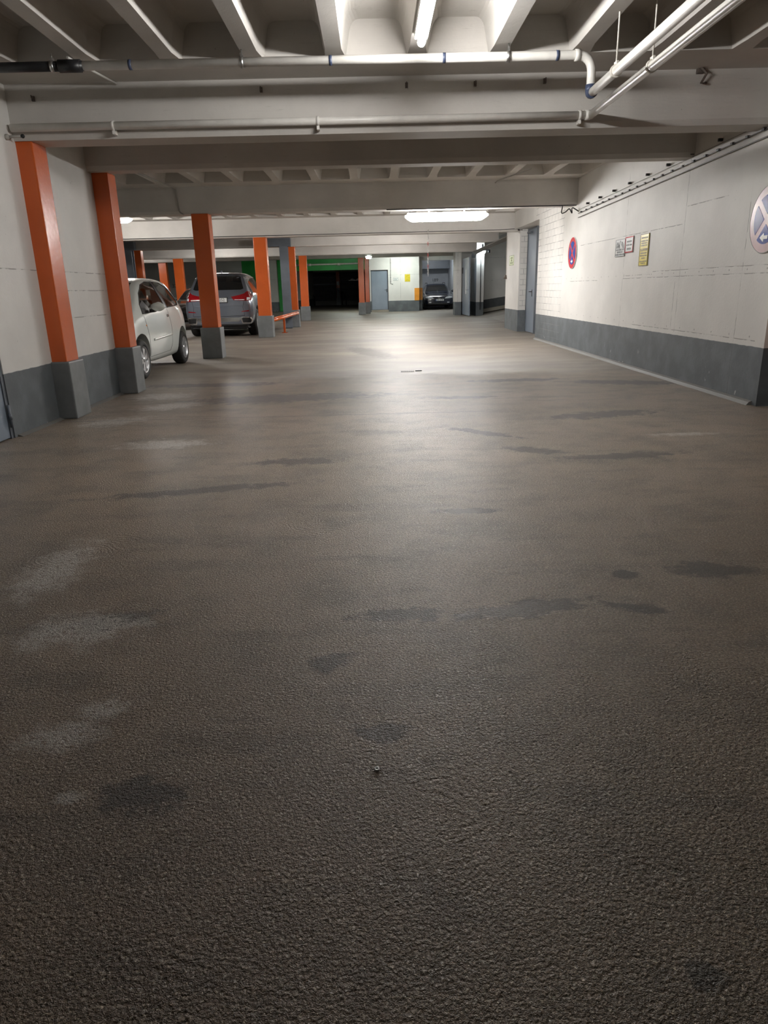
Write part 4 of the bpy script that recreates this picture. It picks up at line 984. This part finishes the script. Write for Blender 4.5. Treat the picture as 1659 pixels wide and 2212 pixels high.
for s in (1, -1):
    pl = [(s*x, z) for x, z in ((.37, 1.085), (.60, 1.13), (.72, 1.165), (.80, 1.23), (.885, 1.22), (.91, 1.10), (.90, .985), (.80, .97), (.60, .985), (.45, .99))]
    tl = patch(tb, pl, 'y', -1, .006).build('tail_lamp', 'redlens', t)
    patch(tb, [(s*x, z) for x, z in ((.47, 1.0), (.74, .995), (.74, 1.01), (.47, 1.015))], 'y', -1, .009).build('light_bar', 'clearlens', tl)
    patch(tb, [(s*x, z) for x, z in ((.80, .99), (.87, 1.0), (.87, 1.06), (.80, 1.06))], 'y', -1, .010).build('reverse_lamp', 'clearlens', tl)
    patch(tb, [(s*x, z) for x, z in ((.62, .675), (.84, .69), (.84, .72), (.66, .70))], 'y', -1, .006).build('reflector', 'redlens', t)
    ex = patch(tb, [(s*x, z) for x, z in ((.58, .52), (.64, .36), (.88, .36), (.91, .46), (.88, .54), (.64, .55))], 'y', -1, .008).build('exhaust_surround', 'chrome', t)
    patch(tb, [(s*x, z) for x, z in ((.635, .50), (.66, .39), (.86, .39), (.885, .46), (.85, .515), (.66, .52))], 'y', -1, .012).build('exhaust_opening', 'black', ex)
    # side glass
    patch(tb, [(.42, 1.10), (.62, 1.53), (.78, 1.56), (.80, 1.12)], 'x', s, .004).build('quarter_window', 'tint', t)
    patch(tb, [(.90, 1.12), (.88, 1.57), (1.85, 1.60), (1.90, 1.10)], 'x', s, .004).build('rear_door_window', 'tint', t)
    patch(tb, [(1.97, 1.10), (1.93, 1.60), (2.55, 1.58), (3.1, 1.22), (3.15, 1.10)], 'x', s, .004).build('front_door_window', 'tint', t)
    strip(tb, [(.40, 1.08), (1.9, 1.08), (3.15, 1.07)], 'x', s, .02).build('chrome_strip', 'chrome', t)
    strip(tb, [(.62, 1.60), (1.9, 1.64), (2.6, 1.62)], 'x', s, .035, ).build('roof_rail', 'chrome', t)
    strip(tb, [(1.0, .45), (1.25, .80), (1.22, 1.05)], 'x', s, .006).build('door_gap', 'black', t)
    strip(tb, [(1.93, .38), (1.94, 1.05)], 'x', s, .006).build('door_gap', 'black', t)
    MB().ball((s*1.05, 3.0, 1.15), .12, (.9, .6, .8)).build('door_mirror', 'greycar', t)
    patch(tb, [(1.45, .93), (1.68, .93), (1.68, .90), (1.45, .90)], 'x', s, .02).build('door_handle', 'greycar', t)
    strip(tb, [(s*.72, .58), (s*.68, .80), (s*.72, .96)], 'y', -1, .008).build('tailgate_gap', 'black', t)
    strip(tb, [(s*.90, .50), (s*.93, .75)], 'y', -1, .006).build('panel_gap', 'black', t)
    MB().lathe([(0, 0), (.012, 0), (.012, .05)], 'y', (s*.45, .02, .78), 10).build('parking_sensor', 'chrome', t)
strip(tb, [(-.72, .58), (0, .56), (.72, .58)], 'y', -1, .012).build('tailgate_gap', 'black', t)
strip(tb, [(-.66, .84), (0, .85), (.66, .84)], 'y', -1, .012).build('crease', 'greycar', t)
patch(tb, [(-.62, .50), (-.55, .42), (.55, .42), (.62, .50), (.60, .53), (-.60, .53)], 'y', -1, .005).build('bumper_trim', 'chrome', t, label='silver strip between the exhausts')
MB().prism([(-.80, .24), (.80, .24), (.70, .36), (-.70, .36)], 'y', .14, .5).build('diffuser', 'black', t)
pl = MB().box(-.26, .26, -.03, -.014, .95, 1.06, bev=.004)
plo = pl.build('number_plate', 'plate', t)
MB().box(-.275, .275, -.022, .06, .935, 1.075).build('plate_frame', 'black', plo)
text('252', .105, (.125, -.032, 1.005), (PI/2, 0, 0), 'platemark', .001, 'plate_number', plo)
MB().prism([(.9, 1.75), (1.05, 1.75), (1.05, 1.80)], 'x', -.02, .02).ball((0, 1.02, 1.79), .03).build('roof_antenna', 'greycar', t)
for y in WY:
    for s in (1, -1): make_wheel(t, s*(.97-.145), y, wr, s, 5, .27)
MB().box(-.7, .7, .3, 4.4, .2, .32).build('underbody', 'black', t)

# ---- dark estate car, nose toward the camera, and a black car
def estate(label, loc, rz, paint, detail=True):
    t = thing('car', label, 'car', loc, rz)
    st = [(0.00, .30, .58, .72, .44, .71, .54, .58, .62, .64), (.08, .24, .68, .80, .45, .79, .60, .68, .69, .72), (.40, .21, .74, .85, .5, .835, .72, .72, .80, .83),
          (.95, .20, .75, .855, .5, .84, .82, .74, .90, .93), (1.30, .20, .75, .855, .5, .84, .88, .74, .96, .99), (1.65, .20, .75, .855, .5, .83, .91, .68, 1.16, 1.21), (2.0, .20, .75, .855, .5, .83, .93, .61, 1.33, 1.39),
          (2.5, .20, .75, .855, .5, .83, .94, .585, 1.37, 1.44), (3.6, .20, .75, .855, .5, .83, .95, .58, 1.35, 1.42), (4.05, .22, .74, .85, .5, .82, .95, .575, 1.27, 1.34), (4.3, .26, .70, .82, .5, .79, .92, .56, 1.02, 1.08), (4.42, .32, .60, .70, .5, .68, .80, .5, .86, .89)]
    body = loft_body(st); tb = bvh_of(body); wr = .31; WY = (.85, 3.45)
    cuts = [cyl_cut(y, wr+.02, wr+.06, a, b) for y in WY for (a, b) in ((.58, 1.3), (-1.3, -.58))]
    b2 = shade(boolean(body, cuts)); b2.materials.clear(); b2.materials.append(M[paint]); link('body', b2, t)
    patch(tb, [(-.66, 1.02), (-.56, 1.34), (.56, 1.34), (.66, 1.02)], 'y', -1, .004).build('windscreen', 'tint', t)
    patch(tb, [(-.58, 1.0), (-.5, 1.28), (.5, 1.28), (.58, 1.0)], 'y', 1, .004).build('rear_window', 'tint', t)
    for s in (1, -1):
        patch(tb, [(1.55, .99), (2.05, 1.28), (2.5, 1.33), (2.55, .99)], 'x', s, .004).build('front_door_window', 'tint', t)
        patch(tb, [(2.62, .99), (2.58, 1.33), (3.3, 1.32), (3.38, .99)], 'x', s, .004).build('rear_door_window', 'tint', t)
        patch(tb, [(3.46, .99), (3.38, 1.32), (3.9, 1.25), (4.05, 1.0)], 'x', s, .004).build('quarter_window', 'tint', t)
        patch(tb, [(s*x, z) for x, z in ((.30, .60), (.40, .675), (.60, .72), (.74, .70), (.77, .64), (.60, .61), (.42, .60))], 'y', -1, .006).build('headlamp', 'clearlens', t)
        patch(tb, [(s*x, z) for x, z in ((.45, .37), (.58, .37), (.60, .41), (.47, .42))], 'y', -1, .006).build('fog_lamp', 'clearlens', t)
        m_ = MB().ball((s*.96, 1.62, 1.0), .10, (1.05, .6, .75)).build('door_mirror', paint, t)
        if detail: MB().tube([(s*.53, 2.1, 1.40), (s*.53, 2.2, 1.47), (s*.53, 3.5, 1.47), (s*.53, 3.65, 1.40)], .016, 8, smooth_bends=.06).build('roof_rail', 'black', t)
        patch(tb, [(4.1, .82), (4.05, 1.05), (4.2, 1.05), (4.25, .84)], 'x', s, .004).build('tail_lamp', 'redlens', t)
        strip(tb, [(1.5, .35), (1.5, .95)], 'x', s, .006).build('door_gap', 'black', t)
    patch(tb, [(-.28, .58), (-.22, .64), (.22, .64), (.28, .58), (.2, .55), (-.2, .55)], 'y', -1, .004).build('grille', 'black', t)
    patch(tb, [(-.52, .30), (-.48, .37), (.48, .37), (.52, .30)], 'y', -1, .004).build('lower_intake', 'black', t)
    if detail:
        e = MB().tube([(.055*math.cos(a), -.03, .645+.055*math.sin(a)) for a in [2*PI*i/20 for i in range(21)]], .007, 6, cap=False)
        e.prism([(-.05, .65), (.01, .665), (-.005, .648), (.05, .64), (-.01, .625), (.005, .642)], 'y', -.034, -.026)
        e.build('emblem', 'chrome', t, label='round chrome emblem')
        p_ = MB().box(-.20, .26, -.03, -.012, .475, .575, bev=.004).build('number_plate', 'plate', t)
        MB().box(-.197, -.16, -.033, -.029, .478, .572).build('country_band', 'euroblue', p_)
        mb = MB(); rg = random.Random(3)
        for xx in (-.13, -.08, -.035, .03, .075, .13, .17, .21): mb.box(xx-.013, xx+.012, -.0335, -.029, .495, .555)
        mb.build('plate_marks', 'platemark', p_)
        MB().prism([(-.05, 1.03), (.02, 1.05), (.06, 1.05), (0, 1.03)], 'y', 1.28, 1.30).build('parking_note', 'plate', t)
        MB().tube([(-.12, 2.2, 1.43), (-.13, 2.25, 1.62)], .006, 6).build('antenna', 'black', t)
    for y in WY:
        for s in (1, -1): make_wheel(t, s*(.855-.11), y, wr, s, 5, .2)
    return t
estate('dark navy estate car with roof rails parked nose out in the far bay', (3.80, 41.15, 0), 0, 'navycar')
estate('black car parked left of the large grey car, mostly hidden', (-6.42, 25.45, 0), 0, 'blackcar', detail=False)
